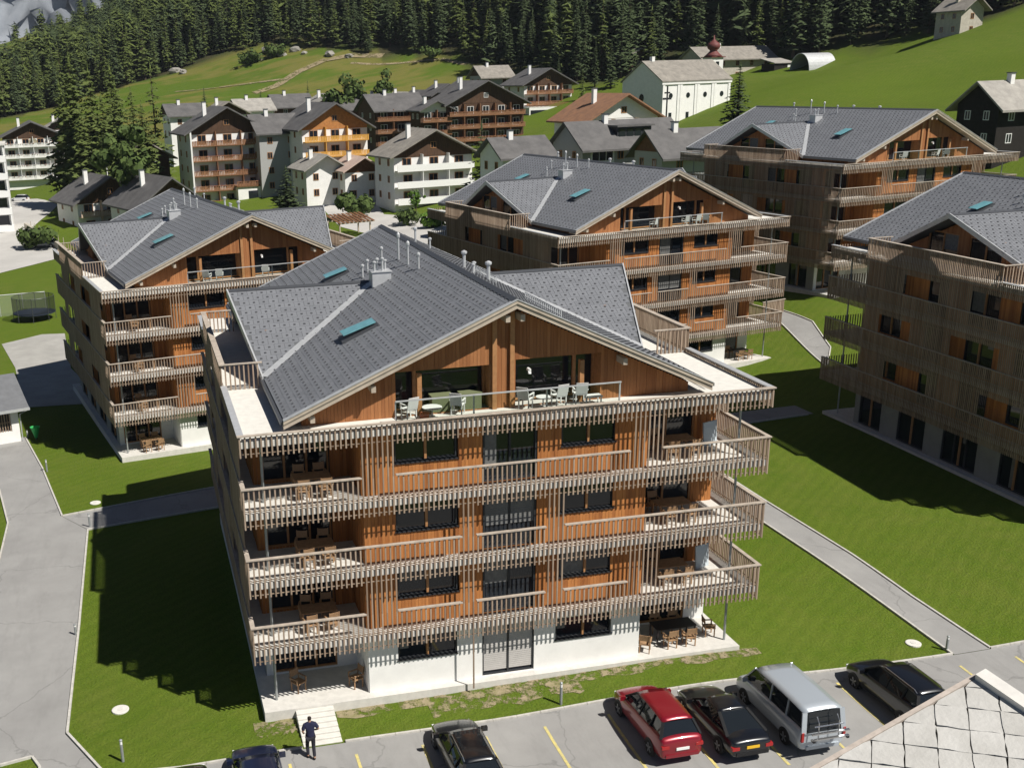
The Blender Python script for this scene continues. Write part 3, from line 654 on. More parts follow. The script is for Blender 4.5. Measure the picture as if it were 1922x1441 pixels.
    def pipe(x,y,z,h,r=.06,hat=True):
        m=MB().tube([(x,y,z),(x,y,z+h)],r,8)
        if hat: m.lathe([(r*1.7,h*.86),(r*1.9,h*.9),(r*1.9,h*.98),(r*.4,h*1.05)],(x,y,z),8)
        return B(m,'vent_pipe',M_flash,roof)
    for x,y,h in ((7.95,cy-.1,.5),(8.15,cy+.2,.6),(8.35,cy-.05,.65),(8.55,cy+.25,.5)): pipe(x,y,zt,h,.05)
    for x,y,h in ((7.9,15.2,.65),(8.3,15.9,.6),(9.2,16.6,.7),(9.75,15.1,1.3),(9.8,13.3,1.1),(9.9,11.6,.75)): pipe(x,y,roofz(x)-.1,h+.1,.05)
    for x,y,h,r in ((11.8,19.8,.8,.06),(12.3,18.6,.6,.05),(12.2,11.8,.8,.08),(12.6,11.5,.5,.06),(12.4,8.6,.85,.085),(11.9,9.3,.45,.05)): pipe(x,y,roofz(x)-.1,h+.1,r)
    def skylight(xa,xb,ya,yb):
        m=MB(); ex=onL(xb,ya)-onL(xa,ya); b=onL(xa,ya); m.obox(b-nL*.05,ex,(0,yb-ya,0),nL*.17); fr_=B(m,'roof_window',M_gut,roof)
        g=MB(); up=nL*.34; ex2=ex*.86; o=b+ex*.10+Vector((0,.08,0))
        g.obox(o+nL*.30,ex2-nL*.12,(0,yb-ya-.16,0),nL*.05); B(g,'roof_window_sash',M_skyl,fr_); return fr_
    skylight(5.15,6.75,6.05,7.05); skylight(6.4,7.7,17.6,18.5)
    sr=MB(); xs_=ER-2.2; zz=roofz(xs_)
    for y0,y1 in ((YO+.3,5.0),(9.0,12.6)):
        for dz in (.12,.3): sr.tube([(12.9,y0,roofz(12.9)+dz),(12.9,y1,roofz(12.9)+dz)],.02,5)
        n=int((y1-y0)/.22)
        for i in range(n+1): y=y0+i*(y1-y0)/n; sr.box(12.88,12.92,y-.012,y+.012,roofz(12.9),roofz(12.9)+.32)
    B(sr,'snow_rail',M_flash,roof)
    return R
A_=make_residence((0,0,0),0,'apartment_house','central larch apartment house with slat balconies facing the parking court',True)
for i,(o,rz,lb) in enumerate((((-5.692,37.338,-.733),.189,'larch apartment house left of the central one, trampoline beside it'),((27.854,39.97,.69),.179,'larch apartment house just behind the central one, with slatted balconies in sun'),((59.123,51.432,3.897),.186,'farthest larch apartment house at right below the steep meadow'),((44.156,6.11,.62),.014,'larch apartment house at the right edge, its long side in deep shade'))):
    if i==0: B_=make_residence(o,rz,'apartment_house',lb,False)
    else:
        c=copy_tree(B_); c.location=o; c.rotation_euler=(0,0,rz); c['label']=lb
VILLAGE=[
('white_hotel', -35.94, 288.19, -2.54, 14.0, 0.1, 15.6, 14, 3.6, 'y', 'white', 'dwood', 'slate', 4, 4, 'white', 'white gabled hotel with a mural and flower balconies at the far left', 'hotel'),
('chalet', -12.87, 170.94, -0.81, 5.47, 0.35, 12.6, 12, 3.8, 'y', 'white', 'dwood', 'slate', 2, 3, 'pale', 'low chalet with a wide grey roof and orange timber front', 'house'),
('chalet', -5.29, 199.65, 0.33, 9.66, 0.35, 11, 10, 3.2, 'y', 'dwood', 'dwood', 'stone', 2, 2, None, 'dark timber chalet in the shade of the balcony hotel', 'house'),
('chalet', -2.16, 151.15, -1.05, 6.4, 0.35, 11, 14, 4, 'y', 'white', 'dwood', 'slate', 2, 2, None, 'grey-roofed house peeping over the left residence', 'house'),
('balcony_hotel', 8.64, 187.62, 1.01, 14.14, 0.17, 15.1, 11, 4.2, 'y', 'white', 'dwood', 'slate', 5, 3, 'brown', 'five-storey hotel with brown balconies and red flowers', 'hotel'),
('ochre_hotel', 29.32, 178.55, 1.41, 14.2, 0.17, 13.3, 16, 4.0, 'y', 'white', 'orange', 'slate', 4, 3, 'ochre', 'white hotel with bright ochre balconies', 'hotel'),
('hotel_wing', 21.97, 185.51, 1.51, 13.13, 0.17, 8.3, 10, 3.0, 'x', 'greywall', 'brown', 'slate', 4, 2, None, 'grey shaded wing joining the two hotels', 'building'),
('annex', 28.65, 171.15, 0.85, 7.64, 0.17, 7.5, 8, 2.2, 'y', 'white', 'white', 'palestone', 2, 2, None, 'small white annex with a pale stone roof below the ochre hotel', 'house'),
('annex', 35.54, 168.96, 1.1, 7.05, 0.17, 7.0, 7, 2.0, 'y', 'white', 'brown', 'pinkstone', 2, 2, None, 'little house with a pinkish roof beside the white annex', 'house'),
('white_block', 42.04, 156.58, 0.71, 10.57, 0.17, 15.2, 9, 3.8, 'y', 'white', 'dwood', 'stone', 4, 3, 'whitepanel', 'white four-storey block with plain white balconies', 'apartment block'),
('dark_chalet', 69.99, 222.05, 6.75, 10.99, 0.15, 20, 12, 4.8, 'y', 'dwood', 'dwood', 'slate', 4, 5, 'brown', 'large dark timber chalet with rows of flower balconies', 'house'),
('dark_chalet', 55.01, 231.88, 6.41, 10.44, 0.15, 13, 12, 3.2, 'x', 'dwood', 'dwood', 'slate', 3, 3, 'brown', 'dark timber chalet with a long grey roof left of the big one', 'house'),
('dark_chalet', 63.51, 221.67, 6.2, 10.46, 0.15, 7.6, 6, 1.8, 'y', 'dwood', 'white', 'slate', 3, 2, 'brown', 'narrow chalet bay with white gable between the dark chalets', 'house'),
('hill_chalet', 103.46, 263.99, 12.81, 8.44, 0.15, 14.8, 12, 3.7, 'y', 'white', 'dwood', 'slate', 2, 4, 'brown', 'white and dark chalet on the slope above a glazed terrace', 'house'),
('brown_roofed_house', 75.06, 149.49, 5.48, 10.77, 0.17, 14.4, 11.3, 3.9, 'y', 'white', 'white', 'brownroof', 2, 3, 'pale', 'white house with a brown tiled roof before the church', 'house'),
('chapel_house', 144.97, 243.84, 20.43, 6.15, 0.2, 24, 8, 2.5, 'x', 'stonewall', 'stonewall', 'stone', 2, 5, None, 'long stone house behind the onion-domed chapel', 'house'),
('barn', 186.01, 199.25, 28.37, 6.97, 0.17, 6.8, 7.2, 2.4, 'y', 'stonewall', 'stonewall', 'stone', 2, 1, None, 'small stone barn at the top of the steep meadow', 'barn'),
('dark_barn', 108.06, 91.34, 10.0, 8.75, 0.17, 14, 6.5, 2.6, 'x', 'black', 'black', 'palestone', 2, 3, None, 'blackened timber barn with a pale slab roof at the right edge', 'barn'),
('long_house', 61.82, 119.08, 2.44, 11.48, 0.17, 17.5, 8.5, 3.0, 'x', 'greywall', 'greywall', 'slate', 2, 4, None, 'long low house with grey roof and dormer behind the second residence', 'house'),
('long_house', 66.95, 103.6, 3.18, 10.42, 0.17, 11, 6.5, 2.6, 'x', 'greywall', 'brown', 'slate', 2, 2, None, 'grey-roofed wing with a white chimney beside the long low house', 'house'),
('small_house', 48.7, 116.39, 0.85, 12.26, 0.17, 8, 7, 2.2, 'x', 'white', 'white', 'slate', 2, 1, None, 'little grey-roofed house left of the long low house', 'house'),
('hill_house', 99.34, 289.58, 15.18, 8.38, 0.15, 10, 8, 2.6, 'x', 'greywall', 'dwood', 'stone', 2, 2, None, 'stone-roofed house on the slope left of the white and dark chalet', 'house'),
('hill_house', 68.38, 271.97, 11.49, 6.16, 0.15, 8, 8, 2.2, 'y', 'white', 'dwood', 'palestone', 2, 2, None, 'small white house with a pale roof below the hay meadow', 'house'),
('hill_house', 78.48, 267.45, 11.1, 7.96, 0.15, 9, 8, 2.6, 'y', 'dwood', 'dwood', 'slate', 2, 2, None, 'small dark chalet just above the big dark chalet', 'house'),
('hill_house', 75.73, 280.51, 12.57, 5.31, 0.15, 8, 8, 2.2, 'y', 'brown', 'brown', 'slate', 2, 2, None, 'small brown chalet under the hay meadow', 'house'),
('hill_house', 25.4, 258.67, 7.78, 9.34, 0.17, 9, 9, 2.4, 'x', 'white', 'dwood', 'palestone', 2, 2, None, 'pale-roofed house above the balcony hotel', 'house'),
('hill_house', 7.63, 249.8, 3.72, 12.92, 0.17, 9, 9, 2.4, 'x', 'white', 'dwood', 'slate', 2, 2, None, 'white house under the larches with a grey roof', 'house'),
('hill_house', 36.11, 267.55, 10.32, 7.33, 0.17, 10, 9, 2.6, 'x', 'dwood', 'dwood', 'slate', 2, 2, None, 'dark house behind the ochre hotel', 'house'),
('hill_hut', 138.04, 274.95, 22.23, 5.12, 0.17, 8, 7, 2.2, 'y', 'dwood', 'dwood', 'stone', 1, 1, None, 'dark hut half hidden among the trees behind the church', 'hut'),
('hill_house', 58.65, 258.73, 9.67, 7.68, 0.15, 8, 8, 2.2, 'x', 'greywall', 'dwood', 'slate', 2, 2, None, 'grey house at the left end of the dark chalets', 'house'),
('hill_house', 79.5, 248.51, 9.29, 10.71, 0.15, 9, 8, 2.4, 'y', 'dwood', 'dwood', 'slate', 2, 2, 'brown', 'dark chalet wedged behind the big dark chalet', 'house'),
('hill_house', 16.95, 244.31, 4.61, 12.35, 0.17, 9, 8, 2.4, 'y', 'white', 'dwood', 'stone', 2, 2, None, 'white house with timber gable just above the balcony hotel', 'house'),
('hill_house', 44.25, 256.29, 8.93, 8.93, 0.17, 9, 8, 2.4, 'y', 'white', 'brown', 'palestone', 2, 2, None, 'white house peeping over the ochre hotel', 'house'),
('hill_house', 50.01, 250.2, 8.27, 8.35, 0.15, 8, 8, 2.2, 'x', 'brown', 'dwood', 'slate', 2, 2, None, 'brown house right of the ochre hotel gable', 'house'),
('hill_house', -13.55, 259.59, 0.73, 9.71, 0.2, 9, 8, 2.4, 'y', 'white', 'dwood', 'stone', 2, 2, None, 'white house half hidden behind the larch clump', 'house'),
('hill_house', -25.68, 304.16, -0.45, 13.31, 0.1, 9, 8, 2.4, 'y', 'white', 'dwood', 'palestone', 2, 2, None, 'pale house on the bank behind the white gabled hotel', 'house'),
]
CHURCH=(106.35,186.03,10.63,.325,20,12,11.12,3.9)
CHAPEL=(143.58, 235.53, 22.08)
HANGAR=(166.41, 227.82, 22.45)
MSHED=(162.08, 236.98, 22.38)
TOWER=(-36.46, 173.49, -0.6)
# ------------------------------------------------ village
VM={'white':M_white,'dwood':mat('dark old timber',(.055,.032,.02),.85,col2=(.11,.06,.035),scale=2,stretch=(3,3,.4)),'brown':mat('brown timber',(.16,.075,.035),.85,var=.3,scale=2),
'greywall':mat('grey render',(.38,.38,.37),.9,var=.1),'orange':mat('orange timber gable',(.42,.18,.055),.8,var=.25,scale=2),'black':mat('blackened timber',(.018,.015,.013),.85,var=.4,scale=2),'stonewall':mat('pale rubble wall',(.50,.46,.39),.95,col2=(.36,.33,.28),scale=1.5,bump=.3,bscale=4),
'slate':mat('dark slate roof',(.135,.13,.128),.7,col2=(.085,.082,.082),scale=.6,bump=.4,bscale=3),'stone':mat('stone slab roof',(.30,.275,.24),.9,col2=(.19,.175,.155),scale=.8,bump=.5,bscale=3),'palestone':mat('pale slab roof',(.37,.35,.315),.9,col2=(.25,.235,.215),scale=.8,bump=.5,bscale=3),'pinkstone':mat('pinkish roof',(.50,.38,.32),.9,var=.15,scale=.8),'brownroof':mat('brown tile roof',(.30,.155,.085),.85,col2=(.20,.11,.07),scale=1,bump=.4,bscale=3)}
M_bal={'brown':mat('brown balcony',(.27,.135,.07),.8,var=.25,scale=3),'ochre':mat('ochre balcony',(.62,.33,.07),.8,var=.12),'pale':mat('pale balcony',(.55,.42,.31),.8,var=.15),'white':M_whitepaint,'whitepanel':M_whitepaint}
M_flower=mat('red flowers',(.36,.05,.05),.8,col2=(.08,.10,.03),scale=3.); M_leafbox=mat('flower leaves',(.06,.11,.03),.9)
def fl_box(P,x0,x1,y,z):
    m=MB()
    n=int((x1-x0)/.35)
    for i in range(n):
        if random.random()<.35: continue
        x=x0+(i+.5)*(x1-x0)/n+random.uniform(-.08,.08); r=random.uniform(.08,.15); zz=z+random.uniform(-.05,.08)
        m.lathe([(r*.4,-r*.7),(r,0),(r*.5,r*.7)],(x,y,zz),5)
    return m
def house(spec):
    (key,x,y,z,h,a,w,d,rise,axis,wm,gm,rm,st,nc,bal,label,cat)=spec
    R=empty(key,(x,y,z),a); tag(R,label,cat)
    m=MB(); m.box(0,w,0,d,0,h); R_w=m.build('wall',VM[wm],R)
    ov=1.3 if w>9 else .9
    if axis=='y':
        for yy,t in ((-.06,.06),(d,.06)):
            g=MB(); g.slab([(0,yy,h-.6 if gm!=wm else h),(w,yy,h-.6 if gm!=wm else h),(w,yy,h+.05),(w/2,yy,h+rise),(0,yy,h+.05)],(0,t,0)); g.build('gable',VM[gm],R)
        r=MB(); s=rise/(w/2); e=ov
        r.slab([(-e,-1.6,h-e*s+.25),(w/2,-1.6,h+rise+.25),(w/2,d+.8,h+rise+.25),(-e,d+.8,h-e*s+.25)],(0,0,-.28)); r.slab([(w/2,-1.6,h+rise+.25),(w+e,-1.6,h-e*s+.25),(w+e,d+.8,h-e*s+.25),(w/2,d+.8,h+rise+.25)],(0,0,-.28))
    else:
        for xx,t in ((-.06,.06),(w,.06)): MB().slab([(xx,0,h),(xx,d,h),(xx,d/2,h+rise)],(t,0,0)).build('gable',VM[gm],R)
        r=MB(); s=rise/(d/2); e=ov
        r.slab([(-.8,-e,h-e*s+.25),(w+.8,-e,h-e*s+.25),(w+.8,d/2,h+rise+.25),(-.8,d/2,h+rise+.25)],(0,0,-.28)); r.slab([(-.8,d/2,h+rise+.25),(w+.8,d/2,h+rise+.25),(w+.8,d+e,h-e*s+.25),(-.8,d+e,h-e*s+.25)],(0,0,-.28))
    ro=r.build('roof',VM[rm],R)
    # slab courses read as fine ribs on the slopes
    cx,cy=(w*.3,d*.45) if axis=='y' else (w*.35,d*.45); zc=h+rise*.5
    ch=MB().box(cx-.35,cx+.35,cy-.35,cy+.35,zc,h+rise+1.1).build('chimney',M_white if key!='barn' else VM['stonewall'],ro)
    MB().box(cx-.45,cx+.45,cy-.45,cy+.45,h+rise+1.1,h+rise+1.22).build('chimney_cap',M_gut,ch)
    # windows (frame proud of the wall, glass inside it)
    fh=2.85; top=h-.35
    fmat=M_whitepaint if wm in('dwood','brown','black') else M_frame
    def win(fr,u,zc,ww=1.15,hh=1.3):
        m=MB(); t=.09
        def bx(a0,b0,c0,e0,d0,d1):
            P=[fr(a0,c0,d0),fr(b0,c0,d0),fr(b0,e0,d0),fr(a0,e0,d0),fr(a0,c0,d1),fr(b0,c0,d1),fr(b0,e0,d1),fr(a0,e0,d1)]
            m._q(P,[(0,3,2,1),(4,5,6,7),(0,1,5,4),(1,2,6,5),(2,3,7,6),(3,0,4,7)])
        x0,x1,z0,z1=u-ww/2,u+ww/2,zc-hh/2,zc+hh/2
        bx(x0,x0+t,z0,z1,0,.07);bx(x1-t,x1,z0,z1,0,.07);bx(x0+t,x1-t,z0,z0+t,0,.07);bx(x0+t,x1-t,z1-t,z1,0,.07);bx(u-.04,u+.04,z0+t,z1-t,0,.06)
        o=m.build('window',fmat,R)
        g=MB(); g.poly([fr(x0+t,z0+t,.03),fr(x1-t,z0+t,.03),fr(x1-t,z1-t,.03),fr(x0+t,z1-t,.03)]); g.build('pane',M_glass,o)
    for s in range(st):
        zc=top-1.25-s*fh
        if zc<.8: break
        for i in range(nc): win(FR_front(0),w*(i+.5)/nc+random.uniform(-.1,.1),zc,1.7 if bal else 1.05,1.8 if bal else 1.25)
        for i in range(2): win(FR_left(0),d*(i+.6)/2.2,zc+.1,.9,1.2)
        if bal:
            zf=zc-1.15
            b=MB().box(.15,w-.15,-1.25,0,zf-.16,zf).build('balcony',M_conc if bal in('white','whitepanel') else M_bal[bal],R)
            if bal=='whitepanel': MB().box(.15,w-.15,-1.3,-1.22,zf-.2,zf+.95).build('parapet',M_bal[bal],b)
            else:
                p=MB(); n=int((w-.3)/.30)
                for i in range(n): xx=.15+(i+.5)*(w-.3)/n; p.box(xx-.12,xx+.12,-1.29,-1.25,zf-.1,zf+.85)
                p.box(.12,w-.12,-1.32,-1.22,zf+.85,zf+.95); p.build('balcony_boards',M_bal[bal],b)
            if bal in('brown','white','pale'): fl_box(None,.3,w-.3,-1.38,zf+.85).build('flower_box',[M_flower],b,kind='stuff')
            for i in range(nc-1 if nc>1 else 0):
                xx=w*(i+1)/nc; MB().box(xx-.06,xx+.06,-1.2,0,zf,zf+fh-.2).build('balcony_divider',M_bal[bal] if bal!='whitepanel' else M_whitepaint,b)
    if axis=='y' and rise>3: win(FR_front(-.06),w/2,h+rise*.35,1.1,1.1)
    return R
HOUSES=[house(s) for s in VILLAGE]
def hfind(i): return HOUSES[i]
# distinctive additions -------------------------------------------------
# mural hotel: painted medallion below the gable
MB().lathe([(.05,0),(1.3,.01),(1.3,.05),(.05,.06)],(0,0,0),14)
o=hfind(0); mm=MB()
for k in range(12):
    t=k*.5236; mm.poly([(7.8,-.075,12.2)]+[(7.8+1.25*math.cos(t+q*.5236),-.075,12.2+1.25*math.sin(t+q*.5236)) for q in (0,1)])
mm.build('wall_mural',mat('mural paint',(.42,.36,.26),.9,col2=(.16,.17,.12),scale=2.5),o)
# balcony hotel: white ground-floor porch with terrace
o=hfind(4); MB().box(8.2,16.3,-3.2,-.01,0,3.4).build('porch',M_white,o); p=MB(); p.box(8.0,16.5,-3.5,-.01,3.4,3.6); p.build('porch_terrace',VM['brown'],o)
p=MB(); p.box(10.3,12.2,-3.26,-3.2,.2,2.6); p.box(13.0,14.6,-3.26,-3.2,1.0,2.6); p.build('porch_glazing',M_glass,o)
p=MB(); [p.box(8.0+i*.3,8.2+i*.3,-3.5,-3.45,3.6,4.4) for i in range(28)]; p.box(8,16.5,-3.55,-3.42,4.4,4.5); p.build('porch_railing',M_bal['brown'],o)
fl_box(None,8.2,16.2,-3.6,4.4).build('flower_box',[M_flower],o,kind='stuff')
for x in (0,15.1): MB().box(x-.15,x+.15,-1.5,.0,0,14.1).build('wall_end',M_white,o)
# hill chalet: terrace storey in front
o=hfind(13); MB().box(-1,15.2,-5,-.01,-3.5,2.4).build('terrace_block',M_white,o); p=MB(); p.box(-.6,14.8,-5.06,-5,-1.2,1.6); p.build('terrace_glazing',M_glass,o)
p=MB(); [p.box(-1+i*.4,-.85+i*.4,-5.1,-5.04,2.4,3.3) for i in range(41)]; p.box(-1,15.2,-5.12,-5.02,3.3,3.4); p.build('terrace_railing',M_bal['brown'],o)
# long house: dormer, glazed bays
o=hfind(18); h=VILLAGE[18][4]
MB().box(6.5,12.5,1.0,4.2,h-.2,h+2.3).build('dormer',M_dark,o); MB().box(6.2,12.8,.5,4.4,h+2.3,h+2.55).build('dormer_roof',VM['slate'],o)
p=MB(); [p.box(6.8+i*1.4,7.9+i*1.4,.93,1.0,h+.7,h+2.0) for i in range(4)]; p.build('dormer_window',M_glass,o)
for x in (1.4,10.0):
    p=MB(); p.box(x,x+4,-.12,0,h-2.7,h-.5); q=p.build('bay_frame',M_whitepaint,o); p=MB(); [p.box(x+.25+i*1.2,x+1.3+i*1.2,-.16,-.125,h-2.3,h-.8) for i in range(3)]; p.build('bay_glass',M_glass,q)
# white church
def church():
    x,y,z0,a,w,d,h,rise=CHURCH; R=empty('church',(x,y,z0),a); tag(R,'tall white church with a grey slab roof and blind arches','church')
    m=MB().box(0,w,0,d,0,h); m.slab([(0,0,h),(0,d,h),(0,d/2,h+rise)],(.3,0,0)); m.slab([(w-.3,0,h),(w-.3,d,h),(w-.3,d/2,h+rise)],(.3,0,0)); m.build('wall',M_white,R)
    r=MB(); s=rise/(d/2); e=.35
    r.slab([(-.35,-e,h-e*s+.2),(w+.35,-e,h-e*s+.2),(w+.35,d/2,h+rise+.2),(-.35,d/2,h+rise+.2)],(0,0,-.22)); r.slab([(-.35,d/2,h+rise+.2),(w+.35,d/2,h+rise+.2),(w+.35,d+e,h-e*s+.2),(-.35,d+e,h-e*s+.2)],(0,0,-.22))
    ro=r.build('roof',VM['stone'],R); MB().box(2.2,3,d/2-.4,d/2+.4,h+rise,h+rise+1).build('chimney',M_white,ro)
    MB().box(-.25,w+.25,-.25,0,h-.75,h-.2).build('cornice',M_white,R)
    bw=w/4
    for i in range(4):
        c=bw*(i+.5); p=MB(); p.box(c-bw*.5+.05,c-bw*.36,-.16,0,0,h-.8); p.box(c+bw*.36,c+bw*.5-.05,-.16,0,0,h-.8); p.build('pilaster',M_white,R)
        fr=FR_front(0); g=MB()
        g.box(c-.42,c+.42,-.06,.0,z0*0+h-9.6,h-6.4); win_=g.build('tall_window',M_dark,R)
        MB().box(c-.34,c+.34,-.08,-.061,h-9.5,h-6.5).build('pane',M_glass,win_)
        g=MB(); g.slab([(c+.55*math.cos(t*.5236),-.06,h-3+.55*math.sin(t*.5236)) for t in range(12)],(0,.06,0)); g.build('round_window',M_glass,R)
    g=MB(); g.slab([(-.06,d/2+.7*math.cos(t*.5236),h-3.4+.85*math.sin(t*.5236)) for t in range(12)],(.06,0,0)); g.build('round_window',M_glass,R)
    g=MB(); g.slab([(-2.2,d*.48,h-7.2),(-2.2,d*.68,h-7.2),(0,d*.68,h-5.2),(0,d*.48,h-5.2)],(0,0,-.2)); g.build('porch_roof',VM['slate'],R)
    return R
church()
def chapel():
    x,y,z0=CHAPEL; R=empty('chapel',(x,y,z0),.2); tag(R,'little white chapel with a maroon onion dome','chapel')
    h=4.4; MB().box(0,3.6,0,3.6,-1,h).build('tower',M_white,R); red=mat('maroon copper',(.16,.05,.045),.6,var=.2)
    p=MB(); p.slab([(-.4,-.4,h),(4,-.4,h),(4,4,h),(-.4,4,h)],(0,0,.2)); p.build('tower_eave',red,R)
    MB().lathe([(2.4,h+.2),(1.6,h+.9),(1.0,h+1.5),(.9,h+1.7),(1.5,h+2.2),(1.7,h+2.8),(1.4,h+3.4),(.7,h+3.9),(.25,h+4.4),(.1,h+5.4)],(1.8,1.8,0),12).build('onion_dome',red,R,smooth=True)
    for u in (1.8,): MB().box(1.3,2.3,-.06,0,h-3.2,h-1.0).build('window',M_glass,R)
    return R
chapel()
def hangar():
    x,y,z0=HANGAR; R=empty('hangar',(x,y,z0),.25); tag(R,'grey corrugated barrel-vault hangar at the meadow edge','hangar')
    m=MB(); n=18; L=9.5; rad=3.3
    for i in range(n):
        t0,t1=math.pi*i/n,math.pi*(i+1)/n
        f=lambda t,r:(3.3-r*math.cos(t),r*math.sin(t)*1.35)
        (a,b),(c,d),(e,f2),(g,h)=f(t0,rad),f(t1,rad),f(t1,rad-.12),f(t0,rad-.12)
        m._q([(0,a,b),(L,a,b),(L,c,d),(0,c,d),(0,g,h),(L,g,h),(L,e,f2),(0,e,f2)],[(0,1,2,3),(7,6,5,4),(0,3,7,4),(1,5,6,2)])
    m.build('vault',mat('corrugated steel',(.52,.53,.54),.5,metal=.3,var=.15,scale=2),R)
    g=MB(); g.slab([(L-.3,3.3-3.15*math.cos(math.pi*i/n),3.15*1.35*math.sin(math.pi*i/n)) for i in range(n+1)],(.1,0,0)); g.build('end_wall',M_dark,R)
    return R
hangar()
def shed_small():
    x,y,z0=MSHED; R=empty('field_shed',(x,y,z0),.25); tag(R,'low field shed with a light roof beside the hangar','shed')
    MB().box(0,6.5,0,4.5,-.8,2.2).build('wall',VM['black'],R); p=MB(); p.slab([(-.4,-.4,2.2),(7,-.4,2.2),(7,4.9,3.4),(-.4,4.9,3.4)],(0,0,.18)); p.build('roof',VM['palestone'],R); MB().box(4.6,6.2,-.06,0,0,1.9).build('door',M_whitepaint,R)
shed_small()
def white_tower():
    x,y,z0=TOWER; a=.08; R=empty('white_apartment_block',(x,y,z0),a); tag(R,'white modern apartment block cut by the left edge of the picture','apartment block')
    w,d,h=12,10,15.2; MB().box(0,w,1.6,d,-1,h).build('wall',M_white,R); 
    for i in range(5):
        z=.3+i*3.05; b=MB().box(-.1,w+.1,-.2,1.6,z-.15,z+.95).build('balcony',M_whitepaint,R)
        for x0 in (.4,4.2,8.2): MB().box(x0,x0+3.2,1.54,1.6,z+.97,z+2.6).build('window',M_glass,R)
    for x0 in (0,w-.25): MB().box(x0,x0+.25,-.15,1.6,0,h).build('wall_end',M_whitepaint,R)
    MB().box(-.3,w+.3,-.4,d+.3,h,h+.3).build('roof',M_conc,R)
white_tower()
LARCHES=[
(-12.85,199.83,30.22,5,1.0,'tallest of the larches above the village, at the left of the clump'),
(-9.17,192.0,27.56,6,1.0,'larch leaning over the white hotel'),
(-4.51,196.1,25.03,5,1.05,'broad larch in the middle of the clump'),
(-1.54,206.1,23.41,6,1.05,'slim larch right of the broad one'),
(3.08,216.0,28.3,4,1.0,'thin larch at the right end of the clump'),
(-7.07,184.06,22.72,6,1.1,'low larch in front of the clump'),
(-5.37,212.06,28.24,6,1.1,'dense larch at the back of the clump'),
(-15.53,205.78,25.35,5,1.0,'larch at the far left end of the clump'),
(0.26,200.05,20.84,6,1.1,'low larch at the front right of the clump'),
(-11.26,185.91,19.98,5,1.2,'bushy larch low at the front left of the clump'),
]
SINGLES=[
(23.81,162.81,9.74,0,2.4,'dark spruce between the two hotels'),
(49.77,129.96,17.38,1,1.9,'tall dark spruce right of the white block'),
(107.68,157.16,24.83,2,1.6,'dark spruce beside the white church'),
(18.88,289.37,22.9,0,1.0,'spruce on the meadow above the balcony hotel'),
(47.53,286.21,23.79,1,1.0,'spruce on the meadow above the ochre hotel'),
(33.89,282.99,21.37,2,1.2,'small spruce above the ochre hotel roof'),
(114.93,268.31,27.49,0,1.1,'spruce above the white and dark chalet'),
(126.07,269.16,32.13,1,1.0,'tall spruce left of the church'),
(128.11,262.88,31.2,2,1.1,'broad spruce just left of the church'),
(125.5,231.11,31.49,0,1.1,'spruce rising behind the church roof'),
(118.05,258.49,24.52,3,0.9,'light larch above the brown roofed house'),
]
LEAFY=[
('leafy_tree','round leafy tree beside the dark chalet',-3.4,165.49,19.58,4.5,1300,'tree',0,1),
('leafy_tree','leafy tree above the ochre hotel',52.27,254.88,15.5,4.5,900,'tree',0,1),
('leafy_tree','leafy tree near the pale-roofed houses',62.74,257.87,15.809999999999999,3.5,800,'tree',0,1),
('small_tree','small bright conical tree before the white block',43.98,149.03,4.66,1.3,600,'tree',1,1),
('shrub','rounded shrub by the village car park',-18.98,153.42,3.5,3.2,900,'shrub',0,0),
('shrub','dark shrub beside the village road',41.05,143.53,2.4,2.2,600,'shrub',0,0),
('shrub','shrub beside the grassy bank below the hill chalet',72.19,161.31,4,3,600,'shrub',0,0),
('shrub','low shrub at the rear of the second residence',44.05,137.62,1.8,2.6,500,'shrub',1,0),
('shrub','dark bushes in front of the little pink-roofed house',35.03,155.61,4,3.5,900,'shrub',0,0),
('shrub','bush on the hay meadow',55.03,416.51,5,5,500,'shrub',0,0),
('shrub','bush in the middle of the hay meadow',45.84,418.25,4,5,500,'shrub',0,0),
('shrub','lone bush high on the hay meadow',104.82,364.0,4,4,500,'shrub',0,0),
]
